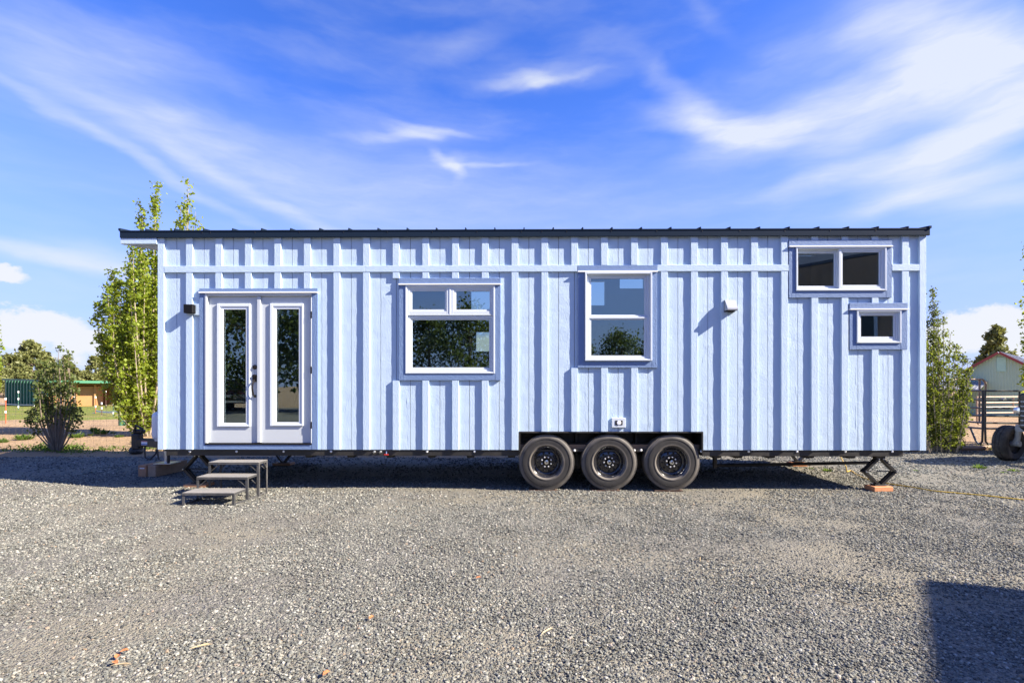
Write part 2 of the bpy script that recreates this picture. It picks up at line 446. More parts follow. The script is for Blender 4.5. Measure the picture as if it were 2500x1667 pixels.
class MB:
    """collects shapes into one mesh"""
    def __init__(self):
        self.v, self.f = [], []

    def quad_mesh(self, vs, fs):
        o = len(self.v)
        self.v += [tuple(p) for p in vs]
        self.f += [tuple(i + o for i in f) for f in fs]
        return self

    def box(self, x0, x1, y0, y1, z0, z1, M=None):
        vs = [Vector((x, y, z)) for z in (z0, z1) for y in (y0, y1) for x in (x0, x1)]
        if M is not None:
            vs = [M @ p for p in vs]
        return self.quad_mesh(vs, [(0, 2, 3, 1), (4, 5, 7, 6), (0, 1, 5, 4), (2, 6, 7, 3), (0, 4, 6, 2), (1, 3, 7, 5)])

    def bbox(self, x0, x1, y0, y1, z0, z1, b=0.004, M=None):
        """box with chamfered edges"""
        b = min(b, (x1 - x0) * .45, (y1 - y0) * .45, (z1 - z0) * .45)
        vs, idx = [], {}
        for i, x in enumerate((x0, x1)):
            for j, y in enumerate((y0, y1)):
                for k, z in enumerate((z0, z1)):
                    sx, sy, sz = (b if i == 0 else -b), (b if j == 0 else -b), (b if k == 0 else -b)
                    for ax, p in (('x', (x, y + sy, z + sz)), ('y', (x + sx, y, z + sz)), ('z', (x + sx, y + sy, z))):
                        idx[(i, j, k, ax)] = len(vs)
                        vs.append(Vector(p))
        fs = []
        for i in (0, 1):
            q = [idx[(i, a, c, 'x')] for a, c in ((0, 0), (1, 0), (1, 1), (0, 1))]
            fs.append(q if i else q[::-1])
        for j in (0, 1):
            q = [idx[(a, j, c, 'y')] for a, c in ((0, 0), (1, 0), (1, 1), (0, 1))]
            fs.append(q[::-1] if j else q)
        for k in (0, 1):
            q = [idx[(a, c, k, 'z')] for a, c in ((0, 0), (1, 0), (1, 1), (0, 1))]
            fs.append(q if k else q[::-1])
        for i in (0, 1):
            for j in (0, 1):
                fs.append([idx[(i, j, 0, 'x')], idx[(i, j, 1, 'x')], idx[(i, j, 1, 'y')], idx[(i, j, 0, 'y')]])
        for i in (0, 1):
            for k in (0, 1):
                fs.append([idx[(i, 0, k, 'x')], idx[(i, 1, k, 'x')], idx[(i, 1, k, 'z')], idx[(i, 0, k, 'z')]])
        for j in (0, 1):
            for k in (0, 1):
                fs.append([idx[(0, j, k, 'y')], idx[(1, j, k, 'y')], idx[(1, j, k, 'z')], idx[(0, j, k, 'z')]])
        for i in (0, 1):
            for j in (0, 1):
                for k in (0, 1):
                    fs.append([idx[(i, j, k, a)] for a in 'xyz'])
        if M is not None:
            vs = [M @ p for p in vs]
        return self.quad_mesh(vs, fs)

    def bar(self, p, q, w, h, up=(0, 0, 1)):
        """square bar from p to q"""
        p, q = Vector(p), Vector(q)
        d = (q - p)
        L = d.length
        d.normalize()
        u = Vector(up)
        if abs(d.dot(u)) > 0.98:
            u = Vector((0, 1, 0))
        s = d.cross(u).normalized()
        u = s.cross(d)
        M = Matrix((s, d, u)).transposed().to_4x4()
        M.translation = p
        return self.box(-w / 2, w / 2, 0, L, -h / 2, h / 2, M)

    def tube(self, pts, r, n=8, cap=True):
        pts = [Vector(p) for p in pts]
        rs = r if isinstance(r, (list, tuple)) else [r] * len(pts)
        o = len(self.v)
        prev = None
        for i, p in enumerate(pts):
            d = (pts[min(i + 1, len(pts) - 1)] - pts[max(i - 1, 0)])
            d = d.normalized() if d.length > 1e-9 else Vector((0, 0, 1))
            if prev is None:
                a = Vector((0, 0, 1)) if abs(d.z) < 0.9 else Vector((1, 0, 0))
                s = d.cross(a).normalized()
            else:
                s = (prev - d * prev.dot(d)).normalized()
            prev = s
            t = d.cross(s)
            for k in range(n):
                a = 2 * math.pi * k / n
                self.v.append(tuple(p + (s * math.cos(a) + t * math.sin(a)) * rs[i]))
        for i in range(len(pts) - 1):
            for k in range(n):
                k2 = (k + 1) % n
                self.f.append((o + i * n + k, o + i * n + k2, o + (i + 1) * n + k2, o + (i + 1) * n + k))
        if cap:
            self.f.append(tuple(o + k for k in range(n))[::-1])
            e = o + (len(pts) - 1) * n
            self.f.append(tuple(e + k for k in range(n)))
        return self

    def lathe(self, prof, c, axis=(0, 0, 1), n=24):
        """prof: (radius, offset along axis)"""
        ax = Vector(axis).normalized()
        a = Vector((0, 0, 1)) if abs(ax.z) < 0.9 else Vector((1, 0, 0))
        s = ax.cross(a).normalized()
        t = ax.cross(s)
        c = Vector(c)
        o = len(self.v)
        for (r, h) in prof:
            for k in range(n):
                an = 2 * math.pi * k / n
                self.v.append(tuple(c + ax * h + (s * math.cos(an) + t * math.sin(an)) * r))
        for i in range(len(prof) - 1):
            for k in range(n):
                k2 = (k + 1) % n
                self.f.append((o + i * n + k, o + i * n + k2, o + (i + 1) * n + k2, o + (i + 1) * n + k))
        return self

    def prism(self, poly, d0, d1, fn):
        """poly of (a, b), extruded between d0 and d1; fn(a, b, d) -> point"""
        n = len(poly)
        vs = [fn(a, b, d0) for a, b in poly] + [fn(a, b, d1) for a, b in poly]
        fs = [tuple(range(n)), tuple(range(2 * n - 1, n - 1, -1))]
        fs += [(i, (i + 1) % n, n + (i + 1) % n, n + i) for i in range(n)]
        return self.quad_mesh(vs, fs)

    def ring(self, x0, x1, z0, z1, w, y0, y1, wb=None, wt=None):
        wb = w if wb is None else wb
        wt = w if wt is None else wt
        self.bbox(x0, x0 + w, y0, y1, z0, z1, .003)
        self.bbox(x1 - w, x1, y0, y1, z0, z1, .003)
        self.bbox(x0 + w, x1 - w, y0 + .0005, y1 - .0005, z1 - wt, z1 - .0003, .003)
        self.bbox(x0 + w, x1 - w, y0 + .0005, y1 - .0005, z0 + .0003, z0 + wb, .003)
        return self

    def mesh(self, name, m, smooth=False):
        me = bpy.data.meshes.new(name)
        me.from_pydata(self.v, [], self.f)
        me.validate()
        import bmesh
        bm = bmesh.new()
        bm.from_mesh(me)
        bmesh.ops.recalc_face_normals(bm, faces=bm.faces)
        bm.to_mesh(me)
        bm.free()
        if m:
            me.materials.append(MATS[m])
        if smooth:
            me.polygons.foreach_set('use_smooth', [True] * len(me.polygons))
            try:
                me.set_sharp_from_angle(angle=R(35))
            except Exception:
                pass
        me.update()
        return me

    def build(self, name, m, parent=None, smooth=False, local=False, **tags):
        off, p = Vector((0, 0, 0)), parent
        while p is not None and not local:
            off += p.location
            p = p.parent
        if off.length > 0:
            self.v = [(a - off.x, b - off.y, c - off.z) for a, b, c in self.v]
        return link(name, self.mesh(name, m, smooth), parent, **tags)


def link(name, me, parent=None, loc=None, **tags):
    o = bpy.data.objects.new(name, me)
    COL.objects.link(o)
    if parent is not None:
        o.parent = parent
    if loc is not None:
        o.location = loc
    for k, v in tags.items():
        if v:
            o[k] = v
    return o


def thing(name, label, cat, loc=(0, 0, 0), rz=0.0, group=None):
    o = bpy.data.objects.new(name, None)
    o.empty_display_size = 0.2
    COL.objects.link(o)
    o.location = loc
    o.rotation_euler = (0, 0, rz)
    o['label'] = label
    o['category'] = cat
    if group:
        o['group'] = group
    return o


def copy_tree(o, parent=None):
    c = o.copy()
    COL.objects.link(c)
    if parent is not None:
        c.parent = parent
    for ch in o.children:
        copy_tree(ch, c)
    return c


def sstep(a, b, x):
    t = max(0.0, min(1.0, (x - a) / (b - a)))
    return t * t * (3 - 2 * t)

# ---------------------------------------------------------------- ground
def ground_z(x, y):
    return -0.95 * sstep(9, 33, y) * sstep(3, 11, x)


def grid_sheet(name, m, xs, ys, zf, label, cat=None, kind='structure', keep=None):
    v, f = [], []
    for y in ys:
        for x in xs:
            v.append((x, y, zf(x, y)))
    nx = len(xs)
    for j in range(len(ys) - 1):
        for i in range(nx - 1):
            if keep is None or keep((xs[i] + xs[i + 1]) / 2, (ys[j] + ys[j + 1]) / 2):
                f.append((j * nx + i, j * nx + i + 1, (j + 1) * nx + i + 1, (j + 1) * nx + i))
    me = bpy.data.meshes.new(name)
    me.from_pydata(v, [], f)
    me.materials.append(MATS[m])
    me.polygons.foreach_set('use_smooth', [True] * len(f))
    o = link(name, me)
    o['kind'] = kind
    o['label'] = label
    return o


def spread(lim, near, step):
    """coordinates fine near 0, coarse far away"""
    a, out, s = 0.0, [0.0], step
    while a < lim:
        if a > near:
            s *= 1.22
        a += s
        out.append(min(a, lim))
    return out


pos_x = spread(700, 24, 1.0)
xs_all = [-v for v in pos_x[:0:-1]] + pos_x
pos_y = spread(900, 44, 1.0)
neg_y = spread(500, 24, 1.5)
ys_all = [-v for v in neg_y[:0:-1]] + pos_y


def gravel_edge(x):
    left = 3.45 + 0.12 * math.sin(x * 1.3) + 0.10 * noise.noise((x * 2.1, 0, 0))
    right = 4.6 + 0.35 * noise.noise((x * 0.8, 3, 0))
    return left + (right - left) * sstep(-1, 7, x)


def dirt_z(x, y):
    z = ground_z(x, y)
    e = gravel_edge(max(-30, min(30, x)))
    far = sstep(e - 0.15, e + 0.5, y)
    n = noise.noise((x * 0.55, y * 0.55, 1.7)) * 0.06 + noise.noise((x * 1.9, y * 1.9, 4.0)) * 0.025
    # low heap of earth by the green posts
    heap = 0.34 * math.exp(-(((x + 10.6) / 0.75) ** 2 + ((y - 13.2) / 0.6) ** 2)) + 0.16 * math.exp(-(((x + 12.0) / 0.9) ** 2 + ((y - 13.4) / 0.6) ** 2))
    return z - 0.02 + far * (0.015 + n * sstep(60, 20, y)) + heap


grid_sheet('dirt_ground', 'dirt', xs_all, ys_all, dirt_z, 'bare tan earth of the paddocks reaching to the horizon')
fx = [i * 0.45 for i in range(-45, 46)]
fy = [-26 + i * 0.45 for i in range(0, 72)]


def gravel_z(x, y):
    e = gravel_edge(x)
    return 0.012 * noise.noise((x * 0.7, y * 0.7, 0)) + 0.006 * noise.noise((x * 2.2, y * 2.2, 5)) - 0.10 * sstep(e - 0.25, e + 0.45, y)


grid_sheet('gravel_yard', 'gravel_bed', fx, fy, gravel_z, 'grey crushed stone yard around the tiny house',
           keep=lambda x, y: y < gravel_edge(x) + 0.5)
grid_sheet('grass_field', 'lawn', [i * 2.0 for i in range(-40, 3)], [13.3 + i * 1.6 for i in range(0, 12)],
           lambda x, y: dirt_z(x, y) + 0.035 - 0.09 * sstep(14.2, 13.2, y + 0.6 * noise.noise((x * .6, 0, 0))) - 0.08 * sstep(28, 31, y),
           'strip of short green and yellow grass in front of the green shed')


def build_gravel():
    """loose stones: one object, geometry nodes instance a few irregular stone meshes on listed points"""
    rng = np.random.default_rng(7)
    src = bpy.data.collections.new('stone_kinds')
    import bmesh
    for k in range(8):
        bm = bmesh.new()
        bmesh.ops.create_icosphere(bm, subdivisions=1, radius=1.0)
        r2 = random.Random(k)
        sc = (r2.uniform(0.8, 1.25), r2.uniform(0.65, 1.0), r2.uniform(0.45, 0.75))
        for v in bm.verts:
            j = r2.uniform(0.74, 1.18)
            v.co = Vector((v.co.x * sc[0], v.co.y * sc[1], v.co.z * sc[2])) * j
        me = bpy.data.meshes.new('stone_kind')
        bm.to_mesh(me)
        bm.free()
        me.materials.append(MATS['stone'])
        src.objects.link(bpy.data.objects.new('stone_kind', me))
    P, S, RT, IX = [], [], [], []

    def scatter(y0, y1, per_m2, smin, smax, spread_x, patchy=True):
        xa, xb = -spread_x, spread_x
        n = int((y1 - y0) * (xb - xa) * per_m2)
        x = rng.uniform(xa, xb, n)
        y = rng.uniform(y0, y1, n)
        depth = y + CAM_D
        keep = np.abs(x) < depth * 1.06 + 0.9
        x, y = x[keep], y[keep]
        s = smin + (smax - smin) * rng.power(0.55, len(x))
        # bare dusty patches
        dust = np.array([noise.noise((a * 0.55, b * 1.0, 9.0)) + 0.45 * noise.noise((a * 1.7, b * 2.6, 2.0)) for a, b in zip(x, y)])
        dust = dust + 0.10 * np.clip(-x / 5.0, -1.0, 1.0)
        k2 = rng.random(len(x)) > (np.clip((dust - 0.02) * 2.2, 0, 0.80) if patchy else np.clip((dust - 0.2) * 1.5, 0, 0.5))
        x, y, s, dust = x[k2], y[k2], s[k2], dust[k2]
        edge = np.array([gravel_edge(a) for a in x])
        k3 = y < edge + rng.uniform(-0.3, 0.25, len(x))
        x, y, s, dust = x[k3], y[k3], s[k3], dust[k3]
        z = np.array([gravel_z(a, b) for a, b in zip(x, y)]) + s * 0.28
        P.append(np.stack([x, y, z], 1))
        S.append(s)
        RT.append(rng.uniform(-1, 1, (len(x), 3)) * np.array([0.55, 0.55, math.pi]))
        IX.append(rng.integers(0, 8, len(x)))

    scatter(-4.75, -3.2, 5000, 0.0046, 0.0125, 4.9)
    scatter(-3.2, -1.0, 3000, 0.0053, 0.0132, 7.2)
    scatter(-1.0, 1.2, 1300, 0.0078, 0.0165, 9.5)
    scatter(1.2, 4.9, 420, 0.011, 0.022, 13.0)
    scatter(-4.75, -2.6, 2600, 0.0025, 0.0060, 5.6, False)
    scatter(-2.6, -0.3, 1100, 0.0040, 0.0075, 7.6, False)
    p = np.concatenate(P)
    n = len(p)
    me = bpy.data.meshes.new('gravel')
    me.vertices.add(n)
    me.vertices.foreach_set('co', p.astype(np.float32).ravel())
    for nm, typ, key, arr in (('size', 'FLOAT', 'value', np.concatenate(S)), ('turn', 'FLOAT_VECTOR', 'vector', np.concatenate(RT)),
                              ('pick', 'INT', 'value', np.concatenate(IX))):
        at_ = me.attributes.new(nm, typ, 'POINT')
        at_.data.foreach_set(key, (arr.astype(np.int32) if typ == 'INT' else arr.astype(np.float32)).ravel())
    me.update()
    o = link('gravel', me, label='loose grey crushed stones strewn over the yard', kind='stuff', category='gravel')
    ng = bpy.data.node_groups.new('stones', 'GeometryNodeTree')
    ng.interface.new_socket('Geometry', in_out='INPUT', socket_type='NodeSocketGeometry')
    ng.interface.new_socket('Geometry', in_out='OUTPUT', socket_type='NodeSocketGeometry')
    gi, go = ng.nodes.new('NodeGroupInput'), ng.nodes.new('NodeGroupOutput')
    ci = ng.nodes.new('GeometryNodeCollectionInfo')
    ci.inputs['Collection'].default_value = src
    ci.inputs['Separate Children'].default_value = True
    ci.inputs['Reset Children'].default_value = True
    ip = ng.nodes.new('GeometryNodeInstanceOnPoints')
    ip.inputs['Pick Instance'].default_value = True

    def attr(nm, typ):
        a = ng.nodes.new('GeometryNodeInputNamedAttribute')
        a.data_type = typ
        a.inputs['Name'].default_value = nm
        return a.outputs[0]
    L = ng.links.new
    L(gi.outputs[0], ip.inputs['Points'])
    L(ci.outputs[0], ip.inputs['Instance'])
    L(attr('pick', 'INT'), ip.inputs['Instance Index'])
    L(attr('turn', 'FLOAT_VECTOR'), ip.inputs['Rotation'])
    L(attr('size', 'FLOAT'), ip.inputs['Scale'])
    L(ip.outputs[0], go.inputs[0])
    md = o.modifiers.new('stones', 'NODES')
    md.node_group = ng


build_gravel()

# ---------------------------------------------------------------- the tiny house on its trailer
HX0, HX1 = at(388.6, 900).x, at(2257, 900).x        # ends of the front
ZB = 0.567                                           # foot of the siding
ZF0, ZF1 = 3.462, 3.556                              # fascia
HD = 2.60                                            # depth of the house
SLOPE = 0.145
house = thing('tiny_house', 'pale blue board and batten tiny house on a three axle trailer', 'tiny house', ((HX0 + HX1) / 2, HD / 2, 0))


def X(px, py=860):
    return at(px, py).x


def Z(py, px=1250):
    return at(px, py).z


def rect(px0, py0, px1, py1):
    pc = (px0 + px1) / 2
    return X(px0), X(px1), Z(py1, pc), Z(py0, pc)


# openings in the front wall: x0, x1, z0, z1 of the frames
DOOR = rect(504, 717, 763, 1083)
WIN_A, TRIM_A = rect(991, 697.7, 1208.6, 912), rect(974.4, 680, 1223, 928.5)
WIN_B, TRIM_B = rect(1427, 666.5, 1589.6, 881), rect(1409.5, 649, 1603, 898)
WIN_C, TRIM_C = rect(1939.7, 604.6, 2159, 711), rect(1922.5, 588, 2173.7, 727.7)
WIN_D, TRIM_D = rect(2087, 758, 2195, 838), rect(2070, 740.5, 2211.7, 853.7)
WELL = (X(1266), X(1716), 0.0, Z(1053, 1490))
TRIM_DOOR = (X(490), X(778), ZB, Z(705, 640))
CUTS = [(w[0] + .012, w[1] - .012, w[2] + .012, w[3] - .012) for w in (DOOR, WIN_A, WIN_B, WIN_C, WIN_D)] + [WELL]
CUTS[0] = (CUTS[0][0], CUTS[0][1], ZB + 0.03, CUTS[0][3])


def cells(x0, x1, z0, z1, holes):
    """rectangles (merged in z) that cover a rectangle minus holes"""
    xs = sorted({x0, x1, *[min(max(h[i], x0), x1) for h in holes for i in (0, 1)]})
    zs = sorted({z0, z1, *[min(max(h[i], z0), z1) for h in holes for i in (2, 3)]})
    out = []
    for a, b in zip(xs, xs[1:]):
        cur = None
        for c, d in zip(zs, zs[1:]):
            mx, mz = (a + b) / 2, (c + d) / 2
            solid = not any(h[0] < mx < h[1] and h[2] < mz < h[3] for h in holes)
            if solid and cur and abs(cur[3] - c) < 1e-9:
                cur[3] = d
            elif solid:
                cur = [a, b, c, d]
                out.append(cur)
            else:
                cur = None
    return out


def wall_sheet(mb, x0, x1, z0, z1, y0, y1, holes):
    """wall with openings: front, back and reveals"""
    xs = sorted({x0, x1, *[min(max(h[i], x0), x1) for h in holes for i in (0, 1)]})
    zs = sorted({z0, z1, *[min(max(h[i], z0), z1) for h in holes for i in (2, 3)]})

    def solid(i, k):
        if not (0 <= i < len(xs) - 1 and 0 <= k < len(zs) - 1):
            return False
        mx, mz = (xs[i] + xs[i + 1]) / 2, (zs[k] + zs[k + 1]) / 2
        return not any(h[0] < mx < h[1] and h[2] < mz < h[3] for h in holes)
    for i in range(len(xs) - 1):
        for k in range(len(zs) - 1):
            if not solid(i, k):
                continue
            a, b, c, d = xs[i], xs[i + 1], zs[k], zs[k + 1]
            q = lambda *p: mb.quad_mesh(p, [(0, 1, 2, 3)])
            q((a, y0, c), (b, y0, c), (b, y0, d), (a, y0, d))
            q((b, y1, c), (a, y1, c), (a, y1, d), (b, y1, d))
            if not solid(i - 1, k):
                q((a, y1, c), (a, y0, c), (a, y0, d), (a, y1, d))
            if not solid(i + 1, k):
                q((b, y0, c), (b, y1, c), (b, y1, d), (b, y0, d))
            if not solid(i, k - 1):
                q((a, y1, c), (b, y1, c), (b, y0, c), (a, y0, c))
            if not solid(i, k + 1):
                q((a, y0, d), (b, y0, d), (b, y1, d), (a, y1, d))


# shell: sheathing behind the boards, end walls, rear wall with its own windows, floor
BACK = [rect2 for rect2 in []]


def back_rect(px0, py0, px1, py1):
    a, b = at(px0, py0, HD), at(px1, py1, HD)
    return (a.x, b.x, b.z, a.z)


BACK = [back_rect(1151, 696, 1206, 762), back_rect(1430, 689, 1475, 747), back_rect(1511, 652, 1569, 706), back_rect(1163, 811, 1215, 858)]
ZR = ZF1 + SLOPE * HD - 0.10
mb = MB()
wall_sheet(mb, HX0 + .01, HX1 - .01, ZB, ZF1 - .06, 0.014, 0.10, CUTS)
mb.build('front_wall', 'interior_wall', house)
mb = MB()
wall_sheet(mb, HX0 + .01, HX1 - .01, ZB, ZR, HD - .08, HD, BACK)
mb.build('rear_wall', 'siding_paint', house)
mb = MB()
for (xa, xb) in ((HX0 + .003, HX0 + .09), (HX1 - .09, HX1 - .003)):
    mb = MB()
    mb.prism([(0.10, ZB), (HD - .08, ZB), (HD - .08, ZR), (0.10, ZF1 - .06)], xa, xb, lambda a, b, d: (d, a, b))
    mb.build('end_wall', 'siding_paint', house)
mb = MB()
mb.box(HX0 + .09, HX1 - .09, .10, HD - .08, ZB, ZB + .06)
mb.build('floor', 'interior_floor', house)
mb = MB()
for px in (900, 1330, 1700):
    MB().box(X(px) - .05, X(px) + .05, 1.1, HD - .08, ZB + .06, ZF1 - .06).build('partition', 'interior_wall', house)
mb.box(X(1890), X(1890) + .09, .10, HD - .08, ZB + .06, ZF1 - .06)
mb.build('partition', 'interior_wall', house)

# boards: two per bay, cut round the openings
BX0, BX24 = X(465), X(2207)
PITCH = (BX24 - BX0) / 24
BAT = [BX0 + PITCH * k for k in range(25)]
edges = [HX0 + .004]
for k in range(25):
    edges += [BAT[k]]
    if k < 24:
        edges += [BAT[k] + PITCH * 0.47]
edges.insert(1, X(431.6))
edges.append(HX1 - .004)
rnd = random.Random(3)


def board_mesh(x0, x1, rects, y0=0.0, y1=0.013):
    mb = MB()
    ph = rnd.uniform(0, 50)
    for (a, b, c, d) in rects:
        a2, b2 = a + (.0035 if abs(a - x0) < 1e-6 else 0), b - (.003 if abs(b - x1) < 1e-6 else 0)
        n = max(1, int((d - c) / 0.05))
        vs, fs = [], []
        for i in range(n + 1):
            z = c + (d - c) * i / n
            for j, u in enumerate((a2, a2, (2 * a2 + b2) / 3, (a2 + 2 * b2) / 3, b2, b2)):
                if j in (0, 5):
                    vs.append((u, y1, z))
                else:
                    w = 0.0022 * noise.noise((u * 9 + ph, 0, z * 7)) + 0.0012 * noise.noise((u * 30 + ph, 5, z * 19))
                    vs.append((u, y0 + w, z))
            if i:
                for j in range(5):
                    p = (i - 1) * 6 + j
                    fs.append((p, p + 1, p + 7, p + 6))
        mb.quad_mesh(vs, fs)
    return mb


for xa, xb in zip(edges, edges[1:]):
    rs = cells(xa, xb, ZB, ZF0 + .05, CUTS)
    for r_ in rs:
        board_mesh(xa, xb, [r_]).build('siding_board', 'siding_paint', house)

# battens: above and below the frieze band, and between openings
TC = [TRIM_DOOR, TRIM_A, TRIM_B, TRIM_C, TRIM_D]
BAND0, BAND1 = Z(665.0, 1000), Z(649.5, 1000)
BW, BY = 0.046, -0.0285
WELLT = (WELL[0] - .0, WELL[1] + .0, 0, WELL[3])


def batten(xc, z0, z1, w=BW, y0=BY, name='batten', m='siding_paint'):
    mb = MB()
    n = max(1, int((z1 - z0) / 0.06))
    ph = rnd.uniform(0, 90)
    vs, fs = [], []
    for i in range(n + 1):
        z = z0 + (z1 - z0) * i / n
        wl = 0.0011 * noise.noise((ph, 1, z * 14))
        wr = 0.0011 * noise.noise((ph, 9, z * 14))
        wy = 0.0010 * noise.noise((ph, 4, z * 11))
        vs += [(xc - w + wl, -0.0005, z), (xc - w + wl, y0 + .003 + wy, z), (xc - w + .003 + wl, y0 + wy, z),
               (xc + w - .003 + wr, y0 + wy, z), (xc + w + wr, y0 + .003 + wy, z), (xc + w + wr, -0.0005, z)]
        if i:
            for j in range(5):
                p = (i - 1) * 6 + j
                fs.append((p, p + 1, p + 7, p + 6))
    fs += [(0, 1, 2, 3, 4, 5), tuple(n * 6 + j for j in range(6))[::-1]]
    mb.quad_mesh(vs, fs)
    return mb.build(name, m, house)


for k in range(25):
    x = BAT[k]
    holes = [(t[0] - .002, t[1] + .002, t[2], t[3]) for t in TC] + [WELLT]
    spans = []
    for (z0, z1) in ((ZB + .002, BAND0 - .001), (BAND1 + .001, ZF0 + .04)):
        segs = [(z0, z1)]
        for h in holes:
            if h[0] - BW < x < h[1] + BW:
                new = []
                for (c, d) in segs:
                    if h[2] >= d or h[3] <= c:
                        new.append((c, d))
                    else:
                        if h[2] - c > .03:
                            new.append((c, h[2] - .001))
                        if d - h[3] > .03:
                            new.append((h[3] + .001, d))
                segs = new
        spans += segs
    for (c, d) in spans:
        batten(x, c, d)
# corner boards
for (a, b) in ((388.6, 404.5), (2241, 2257)):
    xa, xb = X(a), X(b)
    batten((xa + xb) / 2, ZB + .002, ZF0 + .04, (xb - xa) / 2, -0.031, 'corner_board')

# horizontal frieze band in three lengths, interrupted by the two tall windows
cuts_x = [X(404.5), X(893.8), X(1409.5)], [X(1603), X(1922.5)], [X(2173.7), X(2241)]
for run in cuts_x:
    for a, b in zip(run, run[1:]):
        mb = MB().bbox(a + .001, b - .001, -0.0325, -0.0005, BAND0, BAND1, .003)
        mb.build('frieze_band', 'siding_paint_flat', house)

# eave: fascia, left overhang, soffit, metal roof with standing seams
RX0, RX1 = X(300.5), X(2262)
mb = MB().bbox(RX0, RX1, -0.062, -0.035, ZF0, ZF1, .003)
mb.build('fascia', 'roof_metal', house)
mb = MB()
mb.bbox(RX0, HX0 - .002, -0.050, -0.004, ZF0 - .082, ZF0 - .001, .004)
mb.build('overhang_board', 'siding_paint_flat', house)
mb = MB()
mb.prism([(-.003, ZF0 - .078), (HD + .05, ZF0 - .078 + SLOPE * HD), (HD + .05, ZF0 + .02 + SLOPE * HD), (-.003, ZF0 + .02)], RX0 + .012, HX0 + .002,
         lambda a, b, d: (d, a, b))
mb.build('overhang_soffit', 'soffit_paint', house)
mb = MB()
for i in range(5):
    t = .12 + i * .55
    MB().bar((RX0 + .02, t, ZF0 - .082 + SLOPE * t), (HX0 - .004, t, ZF0 - .082 + SLOPE * t), .012, .006).build('soffit_batten', 'soffit_paint', house)

roof = MB()
roof.prism([(-.068, ZF1 - .012), (HD + .08, ZF1 - .012 + SLOPE * (HD + .13)), (HD + .08, ZF1 + .003 + SLOPE * (HD + .13)), (-.068, ZF1 + .003)], RX0, RX1,
           lambda a, b, d: (d, a, b))
roof.prism([(.0, ZF0 + .03), (HD + .05, ZF0 + .03 + SLOPE * HD), (HD + .05, ZF1 - .016 + SLOPE * HD), (.0, ZF1 - .016)], HX0 + .004, RX1 - .02,
           lambda a, b, d: (d, a, b))
roof = roof.build('roof', 'roof_metal', house)
rib_me = MB().prism([(-.072, .001), (HD + .08, .001 + SLOPE * (HD + .136)), (HD + .08, .026 + SLOPE * (HD + .136)), (-.072, .026)], -.007, .007,
                    lambda a, b, d: (d, a, b)).mesh('roof_seam', 'roof_metal')
step = (X(2208) - X(504.6)) / 24
for k in range(-2, 25):
    link('roof_seam', rib_me, roof, (X(504.6) + step * k - house.location.x, -house.location.y, ZF1 - house.location.z))
for xa in (RX0 - .006, RX1 - .022):
    MB().prism([(-.078, ZF1 - .002), (HD + .09, ZF1 - .002 + SLOPE * (HD + .15)), (HD + .09, ZF1 + .030 + SLOPE * (HD + .15)), (-.078, ZF1 + .030)],
               xa, xa + .03, lambda a, b, d: (d, a, b)).build('rake_trim', 'roof_metal', house)
mb = MB()
for px in (500, 520, 628, 735, 842, 948, 1057, 1165, 1273, 1322, 1382, 1490, 1600, 1710, 1801, 1910, 2020, 2130):
    mb.lathe([(0, -.006), (.005, -.005), (.007, 0)], (X(px, 575), -.062, ZF1 - .03), (0, 1, 0), 6)
mb.build('fascia_screw', 'black_metal', house)


def trim_set(win, T_, F_, foot=True):
    """blue casing boards and white drip cap round a frame"""
    zt = F_[3]
    head0 = T_[3] - (0.078 if T_[3] - zt > .06 else T_[3] - zt - .02)
    MB().bbox(T_[0], T_[1], -.035, -.0005, head0, T_[3], .003).build('trim_board', 'trim_paint_flat', win)
    MB().bbox(T_[0] - .001, T_[1] + .001, -.054, -.0005, head0 - .018, head0 - .001, .003).build('drip_cap', 'flashing_white', win)
    z0 = T_[2]
    zf = F_[2] - .002 if foot else z0
    MB().bbox(T_[0] + .002, F_[0] - .001, -.0315, -.0005, z0, head0 - .0185, .003).build('trim_board', 'trim_paint', win)
    MB().bbox(F_[1] + .001, T_[1] - .002, -.0315, -.0005, z0, head0 - .0185, .003).build('trim_board', 'trim_paint', win)
    MB().bbox(F_[0] - .0005, F_[1] + .0005, -.0305, -.0005, z0 + .001, F_[2] - .001, .003).build('trim_board', 'trim_paint_flat', win)
    if zt < head0 - .0185:
        MB().bbox(F_[0] - .0005, F_[1] + .0005, -.028, -.0005, zt + .001, head0 - .0190, .002).build('trim_board', 'trim_paint_flat', win)


def pane(parent, r, y, name='pane'):
    return MB().box(r[0] - .008, r[1] + .008, y, y + .006, r[2] - .008, r[3] + .008).build(name, 'glass', parent)


